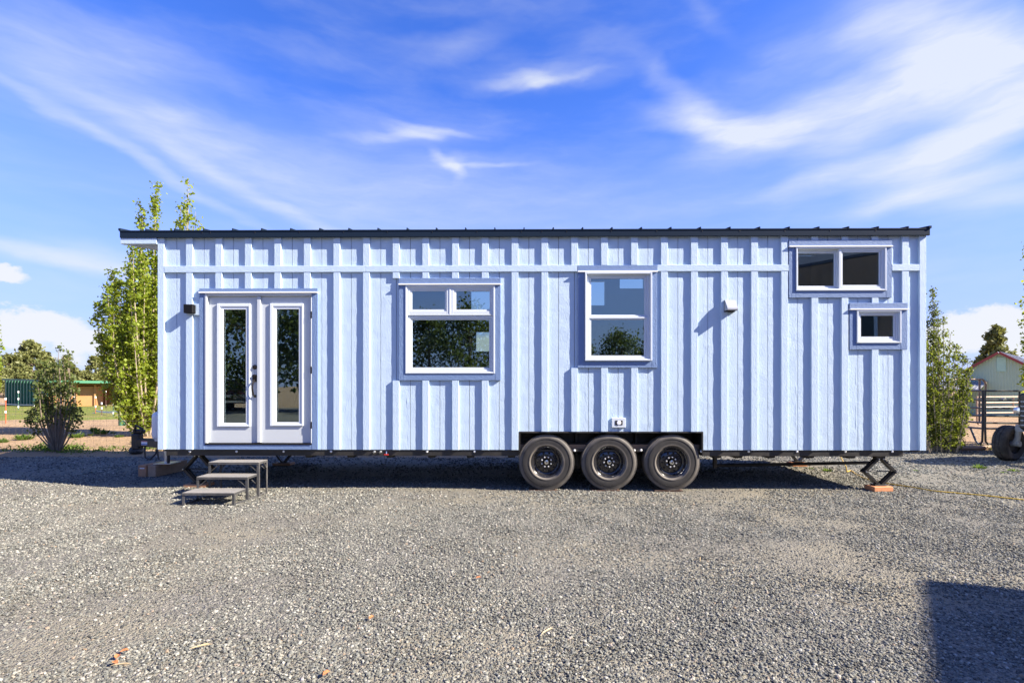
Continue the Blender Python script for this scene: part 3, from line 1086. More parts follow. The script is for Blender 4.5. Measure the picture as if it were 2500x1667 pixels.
def window(label, F_, T_, sashes, bars=(), fy=-.058):
    """sashes: list of (outer rect, glass rect, front y)"""
    mb = MB()
    w = .022
    mb.ring(F_[0], F_[1], F_[2], F_[3], w, fy, .055)
    mb.ring(F_[0] + .004, F_[1] - .004, F_[2] + .004, F_[3] - .004, .024, fy + .010, .05)
    for b in bars:
        mb.bbox(b[0], b[1], b[4] + fy + .058, .05, b[2], b[3], .003)
    win = mb.build('window', 'white_vinyl', house, label=label)
    trim_set(win, T_, F_)
    for (o, g, y) in sashes:
        y = y + fy + .058
        mb = MB()
        l, r_, b, t = g[0] - o[0], o[1] - g[1], g[2] - o[2], o[3] - g[3]
        for (k, yy) in ((1.0, y), (0.45, y + .010)):
            pass
        # stepped profile: outer stile and a lower glazing bead
        mb.bbox(o[0], g[0] - l * .38, y, .045, o[2], o[3], .003)
        mb.bbox(g[1] + r_ * .38, o[1], y, .045, o[2], o[3], .003)
        mb.bbox(g[0] - l * .38, g[1] + r_ * .38, y + .0005, .0445, g[3] + t * .38, o[3] - .0004, .003)
        mb.bbox(g[0] - l * .38, g[1] + r_ * .38, y + .0005, .0445, o[2] + .0004, g[2] - b * .38, .003)
        mb.bbox(g[0] - l * .379, g[0], y + .010, .044, g[2] - b * .379, g[3] + t * .379, .003)
        mb.bbox(g[1], g[1] + r_ * .379, y + .010, .044, g[2] - b * .379, g[3] + t * .379, .003)
        mb.bbox(g[0], g[1], y + .0105, .0435, g[3], g[3] + t * .378, .003)
        mb.bbox(g[0], g[1], y + .0105, .0435, g[2] - b * .378, g[2], .003)
        s = mb.build('sash', 'white_vinyl', win)
        pane(win, g, y + .022)
    return win


window('wide white window with two small lights above a large one', WIN_A, TRIM_A, [
    (rect(994.6, 700, 1097, 767.7), rect(1006.5, 711, 1087, 756), -.042),
    (rect(1101, 700, 1205, 767.7), rect(1113.7, 711, 1195.5, 756), -.042),
    (rect(994.6, 770.5, 1205, 909), rect(1006.5, 781, 1194.3, 897), -.032)],
    bars=[(*rect(994, 767.7, 1206, 770.5), -.047), (*rect(1097, 698, 1101, 768), -.047)], fy=-.041)
window('tall white sash window', WIN_B, TRIM_B, [
    (rect(1430.5, 669.5, 1586, 774), rect(1443, 680, 1573, 768.6), -.014),
    (rect(1430.5, 774.5, 1586, 877), rect(1442.5, 781, 1571.5, 868), -.036)])
window('white sliding window high under the eave', WIN_C, TRIM_C, [
    (rect(1943, 608, 2048, 707.5), rect(1950, 618, 2038.5, 697.5), -.006),
    (rect(2045, 608, 2156, 707.5), rect(2055, 617, 2144, 696.5), -.042)], fy=-.046)
window('smallest white window low at the end', WIN_D, TRIM_D, [
    (rect(2090, 761, 2192, 835), rect(2100.5, 770.7, 2180, 822), -.034)], fy=-.047)

# french door
fr = MB()
fr.bbox(DOOR[0], X(509.5), -.040, .10, Z(1081, 640), DOOR[3], .003)
fr.bbox(X(761.5), DOOR[1], -.034, .10, Z(1081, 640), DOOR[3], .003)
fr.bbox(X(509.5), X(761.5), -.034, .10, Z(723, 640), DOOR[3] - .0004, .003)
door_frame = fr.build('door_frame', 'door_paint', house)
MB().bbox(TRIM_DOOR[0], TRIM_DOOR[1], -.035, -.0005, Z(713.8, 640), TRIM_DOOR[3], .003).build('trim_board', 'trim_paint_flat', door_frame)
MB().bbox(TRIM_DOOR[0], TRIM_DOOR[1], -.056, -.0005, Z(717, 640), Z(713.9, 640), .002).build('drip_cap', 'flashing_white', door_frame)
MB().bbox(DOOR[0] + .001, DOOR[1] - .001, -.0295, -.0005, DOOR[3] - .002, Z(717.2, 640), .002).build('trim_board', 'trim_paint_flat', door_frame)
MB().bbox(TRIM_DOOR[0], DOOR[0] - .001, -.0315, -.0005, ZB + .002, Z(717.2, 640), .003).build('trim_board', 'trim_paint', door_frame)
MB().bbox(DOOR[1] + .001, TRIM_DOOR[1], -.0315, -.0005, ZB + .002, Z(717.2, 640), .003).build('trim_board', 'trim_paint', door_frame)
MB().bbox(DOOR[0] - .0005, DOOR[1] + .0005, -.0295, -.0005, ZB + .002, Z(1084.5, 640), .003).build('trim_board', 'trim_paint_flat', door_frame)
MB().bbox(DOOR[0] + .001, DOOR[1] - .001, -.040, .10, Z(1084.3, 640), Z(1081.2, 640), .003).build('threshold', 'bronze', door_frame)
leaves_px = [(510.5, 632.5, (531, 741.5, 611, 1039), (546, 755.8, 600.7, 1032)), (638.5, 760.5, (660.3, 740.5, 741.8, 1038.5), (675, 755, 730, 1030.5))]
DY = .004                                            # face of the leaves, set back behind the casing
for k, (a, b, lf, gl) in enumerate(leaves_px):
    o = (X(a), X(b), Z(1080.5, 640), Z(723.6, 640))
    g, l = rect(*gl), rect(*lf)
    mb = MB()
    wall_sheet(mb, o[0], o[1], o[2], o[3], DY, DY + .045, [g])
    d = mb.build('door', 'door_paint', house)
    mb = MB()
    wl = g[0] - l[0]
    # raised lite frame: high outer bead that falls towards the glass
    for (q, y0) in ((0.0, DY - .022), (.42, DY - .012)):
        e = 1 - q
        mb.bbox(g[0] - wl * e, g[0] - wl * (e - .5) if q == 0 else g[0], y0, DY + .02, g[2] - wl * .6 * e, g[3] + wl * .95 * e, .004)
        mb.bbox(g[1] + wl * (e - .5) if q == 0 else g[1], g[1] + wl * .72 * e, y0, DY + .02, g[2] - wl * .6 * e, g[3] + wl * .95 * e, .004)
        mb.bbox(g[0] - wl * e + .005, g[1] + wl * .72 * e - .005, y0 + .0005, DY + .0195, g[3] + (wl * .45 if q == 0 else 0), g[3] + wl * .95 * e - .0005, .004)
        mb.bbox(g[0] - wl * e + .005, g[1] + wl * .72 * e - .005, y0 + .0005, DY + .0195, g[2] - wl * .6 * e + .0005, g[2] - (wl * .25 if q == 0 else 0), .004)
    mb.build('lite_frame', 'lite_plastic', d)
    pane(d, g, DY + .012)
    mb = MB()
    for c in ((g[0] + .05, g[1] - .05) if k == 0 else (g[0] + .055, g[1] - .055)):
        mb.box(c - .0015, c + .0015, DY + .022, DY + .025, g[2], g[3])
    mb.build('blind_cord', 'blind_grey', d)
    mb = MB()
    for i in range(46 if k else 0):
        z = g[2] + (g[3] - g[2]) * (i + .5) / 46
        mb.box(g[0] - .004, g[1] + .004, DY + .028, DY + .043, z - .0008, z + .0008)
    if k:
        mb.build('blind_slat', 'blind_grey', d, kind='stuff')
    hx = X(507.5) if k == 0 else X(762)
    for py in (769.5, 903.5, 1037):
        z = Z(py, 640)
        MB().bbox(hx - .011, hx + .011, -.036, DY + .004, z - .047, z + .047, .003).build('hinge', 'bronze', d)
    if k == 0:
        hxx = X(621.8)
        MB().lathe([(.0, -.030), (.014, -.030), (.016, -.018), (.030, -.014), (.033, .0)], (hxx, DY, Z(896, 640)), (0, 1, 0), 20).build('deadbolt', 'bronze', d, True)
        mb = MB()
        mb.bbox(hxx - .031, hxx + .031, DY - .014, DY, Z(932, 640), Z(914.5, 640), .010)
        mb.lathe([(0, -.035), (.018, -.033), (.022, -.014)], (hxx, DY, Z(917.5, 640)), (0, 1, 0), 14)
        zt, zb_ = Z(929, 640), Z(967, 640)
        mb.tube([(hxx, DY - .012, zt), (hxx - .004, DY - .040, zt - .02), (hxx - .006, DY - .058, zt - .065), (hxx - .004, DY - .060, zt - .12),
                 (hxx, DY - .045, zb_ + .02), (hxx + .002, DY - .010, zb_)], [.014, .013, .012, .012, .013, .016], 10)
        mb.lathe([(0, -.018), (.016, -.016), (.020, 0)], (hxx + .002, DY, zb_), (0, 1, 0), 14)
        mb.build('handle', 'bronze', d, True)
MB().bbox(X(629), X(638), -.022, .045, Z(1080, 640), Z(724, 640), .006).build('astragal', 'door_paint', house)

simple('hood_metal', (0.44, 0.46, 0.49), 0.35, 0.3)
# wall lamp and its block, vent hood, outlet box
lx0, lx1, lz0, lz1 = rect(457.5, 745.5, 482.5, 766.5)
b = MB().bbox(lx0 + .035, lx1 + .068, -.030, -.0005, lz0 - .02, lz1 + .015, .004)
lamp = b.build('wall_lamp', 'siding_paint', house)
MB().bbox(lx0 + .012, lx1 - .005, -.105, -.0305, lz0, lz1, .005).build('lamp_body', 'lamp_black', lamp)
vx0, vx1, vz0, vz1 = rect(1766, 734, 1791, 762)
vent = MB()
vent.bbox(vx0 - .006, vx1 + .006, -.030, -.0005, vz0 - .004, vz1 + .004, .003)
vent = vent.build('vent', 'frame_black', house)
MB().prism([(-.031, vz0 + .012), (-.031, vz1), (-.055, vz1), (-.145, vz0 + .035), (-.145, vz0 + .012)], vx0, vx1,
           lambda a, b_, d: (d, a, b_)).build('hood', 'hood_metal', vent)
MB().box(vx0 + .006, vx1 - .006, -.135, -.032, vz0 + .004, vz0 + .0115).build('flap', 'dark_opening', vent)
ox0, ox1, oz0, oz1 = rect(1492.7, 1019.5, 1526, 1043)
MB().bbox(ox0, ox1, -.034, -.0005, oz0, oz1, .004).build('outlet_box', 'white_vinyl', house)
box = house.children[-1]
MB().bbox(ox0 + .045, ox1 - .040, -.038, -.0345, oz0 + .034, oz1 - .034, .0015).build('socket_cover', 'frame_black', box)
MB().lathe([(0, -.006), (.026, -.005), (.030, 0)], ((ox0 + ox1) / 2 + .002, -.0385, (oz0 + oz1) / 2), (0, 1, 0), 16).build('outlet', 'label_white', box)

# ---------------------------------------------------------------- trailer under the house
CH0, CH1 = X(404, 1105), X(2207, 1105)
mb = MB()
mb.bbox(CH0, WELL[0] - .003, .012, .055, .482, ZB - .002, .004)
mb.bbox(WELL[1] + .003, CH1, .012, .055, .482, ZB - .002, .004)
mb.box(HX0 + .02, HX1 - .02, .05, HD - .05, ZB - .03, ZB - .001)
mb.bbox(CH0, CH1, HD - .055, HD - .012, .482, ZB - .031, .004)
for y in (.42, HD - .47):
    mb.bbox(CH0 + .1, CH1, y, y + .05, .44, ZB - .031, .004)
chassis = mb.build('chassis', 'frame_black', house)
br = MB().prism([(-.085, ZB - .03), (.085, ZB - .03), (.085, .50), (.05, .478), (.04, .445), (-.05, .440), (-.06, .470), (-.085, .50)], .10, HD - .10,
                lambda a, b_, d: (a, d, b_)).mesh('crossmember', 'frame_black')
for px in (748, 852, 949, 1052, 1148, 1250, 1760, 1812, 1893, 1990, 2092):
    link('crossmember', br, house, (X(px, 1105) - house.location.x, -house.location.y, 0))
mk = MB().lathe([(0, -.012), (.010, -.011), (.015, -.005), (.017, 0)], (0, 0, 0), (0, 1, 0), 12).mesh('marker_light', 'lens_clear', True)
for px in (462, 576.5, 691.6, 807.6, 1042, 1158.6, 1713, 1829, 1947, 2065, 2180):
    link('marker_light', mk, house, (X(px, 1101) - house.location.x, .011 - house.location.y, Z(1102, px)))
for (px, py) in ((1403.5, 1100), (1550, 1100), (1566.5, 1099.5)):
    link('marker_light', mk, house, (X(px, py) - house.location.x, .03 - house.location.y, Z(py, px)))
# wheel well: black lining with a flat rim and two stiffeners
mb = MB()
mb.box(WELL[0] + .004, WELL[1] - .004, .40, .41, .25, WELL[3] - .012)
mb.box(WELL[0] + .002, WELL[1] - .002, -.014, .41, WELL[3] - .012, WELL[3] - .002)
mb.box(WELL[0] + .002, WELL[0] + .012, -.014, .41, ZB - .08, WELL[3] - .012)
mb.box(WELL[1] - .012, WELL[1] - .002, -.014, .41, ZB - .08, WELL[3] - .012)
mb.bbox(WELL[0], WELL[1], -.018, -.004, WELL[3] - .020, WELL[3] - .001, .002)
mb.bbox(WELL[0], WELL[0] + .022, -.018, -.004, ZB - .02, WELL[3] - .0205, .002)
mb.bbox(WELL[1] - .022, WELL[1], -.018, -.004, ZB - .02, WELL[3] - .0205, .002)
for px in (1413.6, 1566):
    mb.bbox(X(px) - .018, X(px) + .018, .30, .399, .30, WELL[3] - .013, .003)
mb.box(WELL[0] + .02, WELL[1] - .02, .33, .385, .30, .46)
mb.build('wheel_well', 'black_metal', house)


def tyre_parts(radius, width, rim_r, ribs=120):
    """tyre lathe about y with small tread blocks on the shoulder"""
    h = width / 2
    prof = [(rim_r, -h * .62), (rim_r + .012, -h * .84), (rim_r + .028, -h * .96), (rim_r + (radius - rim_r) * .45, -h * 1.0), (rim_r + (radius - rim_r) * .74, -h * .97),
            (radius - .026, -h * .90), (radius - .012, -h * .84), (radius - .003, -h * .72), (radius, -h * .4), (radius, h * .4), (radius - .003, h * .72), (radius - .03, h * .9),
            (rim_r + .06, h), (rim_r, h * .7)]
    mb = MB().lathe(prof, (0, 0, 0), (0, 1, 0), 64)
    # fine raised rings on the sidewall
    for r, w in ((rim_r + (radius - rim_r) * .20, .003), (rim_r + (radius - rim_r) * .66, .002)):
        mb.lathe([(r - w, -h * .985), (r - w, -h * 1.0 - .003), (r + w, -h * 1.0 - .003), (r + w, -h * .98)], (0, 0, 0), (0, 1, 0), 64)
    for k in range(ribs):
        a = 2 * math.pi * k / ribs
        M = Matrix.Rotation(a, 4, 'Y')
        mb.box(-.0062, .0062, -h * .86, -h * .55, radius - .020, radius + .002, M)
        M2 = Matrix.Rotation(a + math.pi / ribs, 4, 'Y')
        mb.box(-.006, .006, -h * .45, h * .5, radius - .012, radius + .002, M2)
    return mb


tyre_me = tyre_parts(.378, .235, .205).mesh('tyre', 'tyre_rubber', True)
rimb = MB().lathe([(.206, -.080), (.213, -.094), (.208, -.098), (.198, -.090), (.190, -.070), (.176, -.050), (.168, -.040), (.158, -.036), (.150, -.040), (.140, -.048), (.092, -.052),
                   (.086, -.060), (.050, -.062), (.046, -.05)], (0, 0, 0), (0, 1, 0), 48)
rimb.lathe([(.195, -.06), (.19, .10)], (0, 0, 0), (0, 1, 0), 48)
for k in range(8):
    a = 2 * math.pi * (k + .5) / 8
rim_me = rimb.mesh('rim', 'rim_black', True)
hole_me = MB().lathe([(0, -.0525), (.0125, -.0525), (.0165, -.0495), (.0165, -.045)], (0, 0, 0), (0, 1, 0), 14).mesh('vent_hole', 'dark_opening')
nut_me = MB().lathe([(0, -.080), (.007, -.079), (.011, -.072), (.012, -.055)], (0, 0, 0), (0, 1, 0), 6).mesh('lug_nut', 'nut_steel')
cap_me = MB().lathe([(0, -.108), (.016, -.108), (.018, -.100), (.030, -.098), (.033, -.085), (.034, -.055)], (0, 0, 0), (0, 1, 0), 20).mesh('hub_cap', 'chrome', True)
dot_me = MB().lathe([(0, -.1095), (.010, -.1095), (.010, -.107)], (0, 0, 0), (0, 1, 0), 12).mesh('hub_plug', 'black_metal')
wheel_x = [X(1334.6, 1132), X(1488, 1132), X(1641.5, 1132)]
for i, wx in enumerate(wheel_x):
    for side in (0, 1):
        wy = .112 if side == 0 else HD - .112
        w = link('wheel', tyre_me, house, (wx - house.location.x, wy - house.location.y, .396))
        w.rotation_euler = (0, R(17 * i), 0 if side == 0 else math.pi)
        link('rim', rim_me, w)
        if side == 0:
            for k in range(10):
                a = 2 * math.pi * k / 10
                link('vent_hole', hole_me, w, (.122 * math.cos(a), 0, .122 * math.sin(a)))
            for k in range(8):
                a = 2 * math.pi * (k + .5) / 8
                link('lug_nut', nut_me, w, (.068 * math.cos(a), 0, .068 * math.sin(a)))
            link('hub_cap', cap_me, w)
            link('hub_plug', dot_me, w)
    MB().tube([(wx, .20, .396), (wx, HD - .20, .396)], .045, 12).build('axle', 'frame_black', house)


# scissor jacks
def jack(cx, y, ztop, zbot, half, sw=.030):
    zm = (ztop + zbot) / 2
    mb = MB()
    for s in (-1, 1):
        for dy in (-.028, .028):
            mb.bar((cx + s * .030, y + dy, ztop - .015), (cx + s * half, y + dy, zm), sw, sw, (0, 1, 0))
            mb.bar((cx + s * half, y + dy, zm), (cx + s * .030, y + dy, zbot + .02), sw, sw, (0, 1, 0))
        mb.tube([(cx + s * half, y - .05, zm), (cx + s * half, y + .05, zm)], .020, 10)
        mb.tube([(cx + s * .028, y - .048, zbot + .025), (cx + s * .028, y + .048, zbot + .025)], .014, 8)
    mb.bbox(cx - .06, cx + .06, y - .045, y + .045, ztop - .012, ztop + .06, .004)
    mb.bbox(cx - .085, cx + .085, y - .055, y + .055, zbot, zbot + .014, .003)
    mb.tube([(cx - half - .03, y, zm), (cx + half + .02, y, zm)], .008, 6)
    j = mb.build('scissor_jack', 'black_metal', house)
    nb = MB()
    for s in (-1, 1):
        nb.lathe([(0, -.012), (.009, -.010), (.010, 0)], (cx + s * .030, y - .043, ztop - .015), (0, 1, 0), 8)
        nb.lathe([(0, -.012), (.009, -.010), (.010, 0)], (cx + s * half, y - .050, zm), (0, 1, 0), 8)
    nb.build('jack_bolt', 'galvanised', j)


JX = at(2145.5, 1120, .10).x
jack(JX, .10, .455, .078, .205)
JX2 = at(486, 1120, .30).x
jack(JX2, .30, .455, .05, .20)
jack(at(693, 1120, HD - .35).x, HD - .35, .455, .05, .17)
jack(at(1948, 1120, HD - .35).x, HD - .35, .455, .078, .17)
# drain pipe below the floor with its down pipe
mb = MB()
mb.tube([at(1742, 1136, .55), at(2122, 1129, .55)], .024, 10)
mb.tube([at(1745, 1096, .55), at(1745, 1142, .55)], .030, 10)
mb.build('drain_pipe', 'black_metal', house)
mb = MB()
for px in (915, 930):
    c = at(px, 1102, .01)
    mb.lathe([(0, -.03), (.014, -.028), (.018, 0)], c, (.3, 1, .3), 10)
mb.build('water_inlet', 'galvanised', house)
c = at(944, 1104, .01)
v = MB().tube([c + Vector((0, 0, .015)), c + Vector((0, -.01, -.02))], .010, 8).build('valve', 'galvanised', house)
MB().bbox(c.x - .032, c.x + .032, c.y - .03, c.y - .018, c.z - .034, c.z - .022, .003).build('valve_handle', 'red_plastic', v)

# tongue: two rails meeting at the coupler, jack, chains
TX, TY = at(350, 1090, 1.32).x, 1.32
mb = MB()
for y in (.46, HD - .46):
    mb.bar((HX0 + .9, y, .505), (TX + .14, TY + (.06 if y > TY else -.06), .505), .06, .115)
mb.bbox(HX0 - .55, HX0 - .49, .90, 1.74, .45, .555, .004)
mb.bbox(TX - .08, TX + .22, TY - .07, TY + .07, .45, .575, .01)
tongue = mb.build('tongue', 'black_metal', house)
mb = MB()
mb.bbox(TX - .17, TX - .03, TY - .06, TY + .06, .40, .66, .02)
mb.bbox(TX - .16, TX + .02, TY - .045, TY + .045, .66, .73, .02)
mb.tube([(TX - .10, TY - .06, .70), (TX - .05, TY - .10, .80), (TX + .05, TY - .08, .74)], .018, 8)
mb.build('coupler', 'frame_black', tongue)
mb = MB()
mb.tube([(TX + .47, TY - .12, .36), (TX + .47, TY - .12, .64)], .042, 14)
mb.tube([(TX + .47, TY - .12, .20), (TX + .47, TY - .12, .37)], .034, 14)
mb.bbox(TX + .33, TX + .61, TY - .24, TY + .02, .190, .204, .003)
mb.build('tongue_jack', 'galvanised', tongue)
MB().bbox(TX + .02, TX + .17, TY - .0755, TY - .0705, .478, .548, .001).build('warning_label', 'label_white', tongue)
lab = tongue.children[-1]
mb = MB()
mb.tube([(TX + .05, TY - .03, .46), (TX + .06, TY - .05, .36), (TX + .07, TY - .05, .27), (TX + .14, TY - .04, .24), (TX + .22, TY - .02, .33), (TX + .24, TY, .45)], .014, 6)
mb.tube([(TX + .30, TY - .09, .46), (TX + .31, TY - .10, .33), (TX + .33, TY - .10, .24)], .011, 6)
mb.build('safety_chain', 'frame_black', tongue)
MB().tube([(TX + .62, TY - .30, .46), (TX + .62, TY - .30, .22)], .022, 10).build('stand_leg', 'black_metal', tongue)
for (a, b_, c0, c1, mm) in ((.021, .169, .533, .546, 'label_red'), (.022, .168, .484, .500, 'label_blue')):
    MB().box(TX + a, TX + b_, TY - .0775, TY - .0758, c0, c1).build('label_stripe', mm, tongue)

# ---------------------------------------------------------------- things round the trailer
px0 = at(399, 1050, 1.18)
tank = thing('propane_tank', 'white propane cylinder standing on the trailer tongue at the house corner', 'gas tank', (px0.x, 1.18, .56))
mb = MB().lathe([(0, 0), (.115, 0), (.122, .03), (.135, .035), (.152, .07), (.155, .10), (.155, .38), (.150, .42), (.125, .455), (.06, .475), (0, .478)], (0, 0, 0), (0, 0, 1), 32)
mb.build('cylinder', 'tank_white', tank, True, local=True)
mb = MB().lathe([(.085, .44), (.088, .445), (.088, .56), (.083, .56), (.083, .445)], (0, 0, 0), (0, 0, 1), 24)
mb.build('collar', 'frame_black', tank, True, local=True)
MB().tube([(0, 0, .46), (0, 0, .54)], .018, 10).build('valve', 'bronze', tank, True, local=True)

# timber blocks under the tongue jack
bl = gp(385, 1164)
blk = thing('timber_block', 'weathered brown timber baulks under the tongue jack', 'timber block', (-5.86, 1.02, 0), R(-7))
MB().bbox(-.145, .000, .0, .62, .0, .185, .008).build('timber', 'timber_brown', blk, local=True)
MB().bbox(.004, .150, .02, .68, .0, .180, .008).build('timber', 'timber_grey', blk, local=True)
MB().box(-.11, -.03, -.0025, -.0005, .13, .145).build('tag', 'label_white', blk, local=True)

# boards under the three front wheels
for i, (wx, lab_) in enumerate(zip(wheel_x, ('rusty brown board under the wheel nearest the door', 'rusty brown board under the middle of the three wheels',
                                            'rusty brown board under the wheel nearest the tall jack'))):
    mb = MB().bbox(-.22, .17, -.09, .12, 0, .012, .004)
    o = mb.build('wheel_board', 'board_rust', None, label=lab_, category='board', group='boards under the trailer wheels')
    o.location = (wx - .02, .10, .002)
# terracotta coloured pads under the jacks
pad_me = MB().bbox(-.135, .135, -.095, .095, 0, .066, .006).mesh('jack_pad', 'terracotta')
for (x, y, h, lb) in ((JX - .01, .09, 1.0, 'orange block under the tall open scissor jack at the front'),
                      (at(1948, 1120, HD - .35).x - .02, HD - .35, 1.0, 'orange block seen below the floor under the rear scissor jack'),):
    o = link('jack_pad', pad_me, None, (x, y, .006), label=lb, category='block', group='orange blocks under the jacks')
    o.scale = (1, 1, h)
    o.rotation_euler = (0, 0, R(4))
for (x, y, h, lb) in ((JX2, .30, .6, 'dark wooden pad under the jack behind the steps'), (at(693, 1120, HD - .35).x, HD - .35, .6, 'dark wooden pad under the far jack beyond the steps')):
    o = link('jack_pad', MB().bbox(-.16, .16, -.11, .11, 0, .066, .006).mesh('jack_pad', 'timber_brown'), None, (x, y, .006), label=lb, category='block')
    o.scale = (1, 1, h)

# folding steps in front of the door
SX0, SX1 = -4.040, -3.410
stp = thing('entry_steps', 'grey metal three tread steps standing below the french door', 'steps', ((SX0 + SX1) / 2, -.5, 0))
simple('step_metal', (0.055, 0.056, 0.058), 0.45, 0.1, var=0.4, scale=22, dust=0.6, dustcol=(0.22, 0.21, 0.20))
simple('step_tread', (0.205, 0.20, 0.185), 0.7, 0.0, var=0.25, scale=30, bump=0.4, dust=0.4)
ys = [-.875, -.615, -.385, -.145]
zs_ = [.155, .300, .450]
sk = .014
for i in range(3):
    ya, yb = ys[i], ys[i + 1] - (.0 if i == 2 else -.03)
    z = zs_[i]
    x0, x1 = SX0 + .012 * i, SX1 + .025 * i
    t = MB().bbox(x0, x1, ya, yb, z - .004, z, .0015)
    t = t.build('tread', 'step_tread', stp)
    mb = MB()
    mb.box(x0, x1, ya - .002, ya + .004, z - .030, z - .0045)
    mb.box(x0, x1, yb - .004, yb + .0, z - .030, z - .0045)
    mb.box(x0, x0 + .005, ya + .0045, yb - .0045, z - .030, z - .0045)
    mb.box(x1 - .005, x1, ya + .0045, yb - .0045, z - .030, z - .0045)
    mb.build('tread_edge', 'step_metal', t)
    for xx in (x0 + .0125, x1 - .0125):
        m2 = MB()
        m2.box(xx - .015, xx + .015, ya + .004, ya + .008, .0, z - .006)
        sgn = 1 if xx < (x0 + x1) / 2 else -1
        m2.box(xx - .0125 * sgn - .002, xx - .0125 * sgn + .002, ya + .0085, ya + .030, .0, z - .006)
        m2.build('leg', 'step_metal', stp)
    if i:
        for s, xx in ((1, x0 + .02), (-1, x1 - .02)):
            MB().bar((xx, ya + .016, z - .125), (xx + s * .125, ya + .016, z - .020), .006, .026, (0, 1, 0)).build('brace', 'step_metal', stp)
            MB().bar((xx, yb - .016, z - .125), (xx + s * .125, yb - .016, z - .020), .006, .026, (0, 1, 0)).build('brace', 'step_metal', stp)
for xx in (SX0 + .05, SX1 + .04):
    m2 = MB().box(xx - .0125, xx + .0125, ys[3] - .012, ys[3] - .008, 0, zs_[2] - .006)
    m2.box(xx + .0105, xx + .0125, ys[3] - .034, ys[3] - .0125, 0, zs_[2] - .006)
    m2.build('leg', 'step_metal', stp)
for (xa, xb) in ((SX0 + .012, SX0 + .05), (SX1 - .006, SX1 + .04)):
    MB().bar((xa, ys[0] + .01, .012), (xb, ys[3] - .01, .012), .006, .022).build('foot_rail', 'step_metal', stp)
MB().bar((SX1 + .048, ys[3] - .11, zs_[2] - .02), (SX1 + .048, ys[3] - .02, zs_[2] - .125), .006, .018, (1, 0, 0)).build('brace', 'step_metal', stp)

# yellow cord
pts = [at(2052, 1114, 1.9), gp(2066, 1139, .10), gp(2078, 1149, .012), gp(2092, 1159, .010), gp(2121.8, 1171.5, .010), gp(2164, 1180, .010), gp(2227, 1189.5, .010),
       gp(2280, 1198.7, .010), gp(2340, 1204, .010), gp(2420, 1212, .010), gp(2499, 1219.6, .010), gp(2600, 1228, .010), gp(2800, 1240, .010)]


def smooth_path(p, k=6):
    out = []
    for i in range(len(p) - 1):
        p0, p1, p2, p3 = p[max(i - 1, 0)], p[i], p[i + 1], p[min(i + 2, len(p) - 1)]
        for j in range(k):
            t = j / k
            out.append(0.5 * ((2 * p1) + (p2 - p0) * t + (2 * p0 - 5 * p1 + 4 * p2 - p3) * t * t + (3 * p1 - p0 - 3 * p2 + p3) * t ** 3))
    out.append(p[-1])
    return out


sp = smooth_path(pts, 7)
for i, p in enumerate(sp[8:]):
    p.z = gravel_z(p.x, p.y) + .016 + .004 * noise.noise((p.x * 4, 0, 0))
    p.y += .012 * noise.noise((p.x * 3, 7, 0))
MB().tube(sp, .0075, 8).build('extension_cord', 'cord_yellow', None, True, label='yellow extension cord trailing from under the house across the gravel', category='cord')

# ---------------------------------------------------------------- vegetation
def leaf_mesh(name, m, centers, size, rng, aspect=0.75, up=0.0, sizes=None):
    """many small four-cornered leaves, each with its own direction"""
    c = np.asarray(centers, dtype=np.float64)
    n = len(c)
    d1 = rng.normal(size=(n, 3))
    d1[:, 2] += up
    d1 /= np.linalg.norm(d1, axis=1)[:, None]
    d2 = rng.normal(size=(n, 3))
    d2 -= d1 * (d1 * d2).sum(1)[:, None]
    d2 /= np.linalg.norm(d2, axis=1)[:, None]
    s = (size * rng.uniform(0.65, 1.25, n))[:, None] if sizes is None else np.asarray(sizes)[:, None]
    nrm = np.cross(d1, d2)
    v = np.stack([c - d1 * s * .5, c + d2 * s * aspect * .5 + nrm * s * .10, c + d1 * s * .5, c - d2 * s * aspect * .5 + nrm * s * .10], 1).reshape(-1, 3)
    me = bpy.data.meshes.new(name)
    me.vertices.add(4 * n)
    me.vertices.foreach_set('co', v.astype(np.float32).ravel())
    me.loops.add(4 * n)
    me.loops.foreach_set('vertex_index', np.arange(4 * n, dtype=np.int32))
    me.polygons.add(n)
    me.polygons.foreach_set('loop_start', np.arange(0, 4 * n, 4, dtype=np.int32))
    me.materials.append(MATS[m])
    me.update(calc_edges=True)
    return me


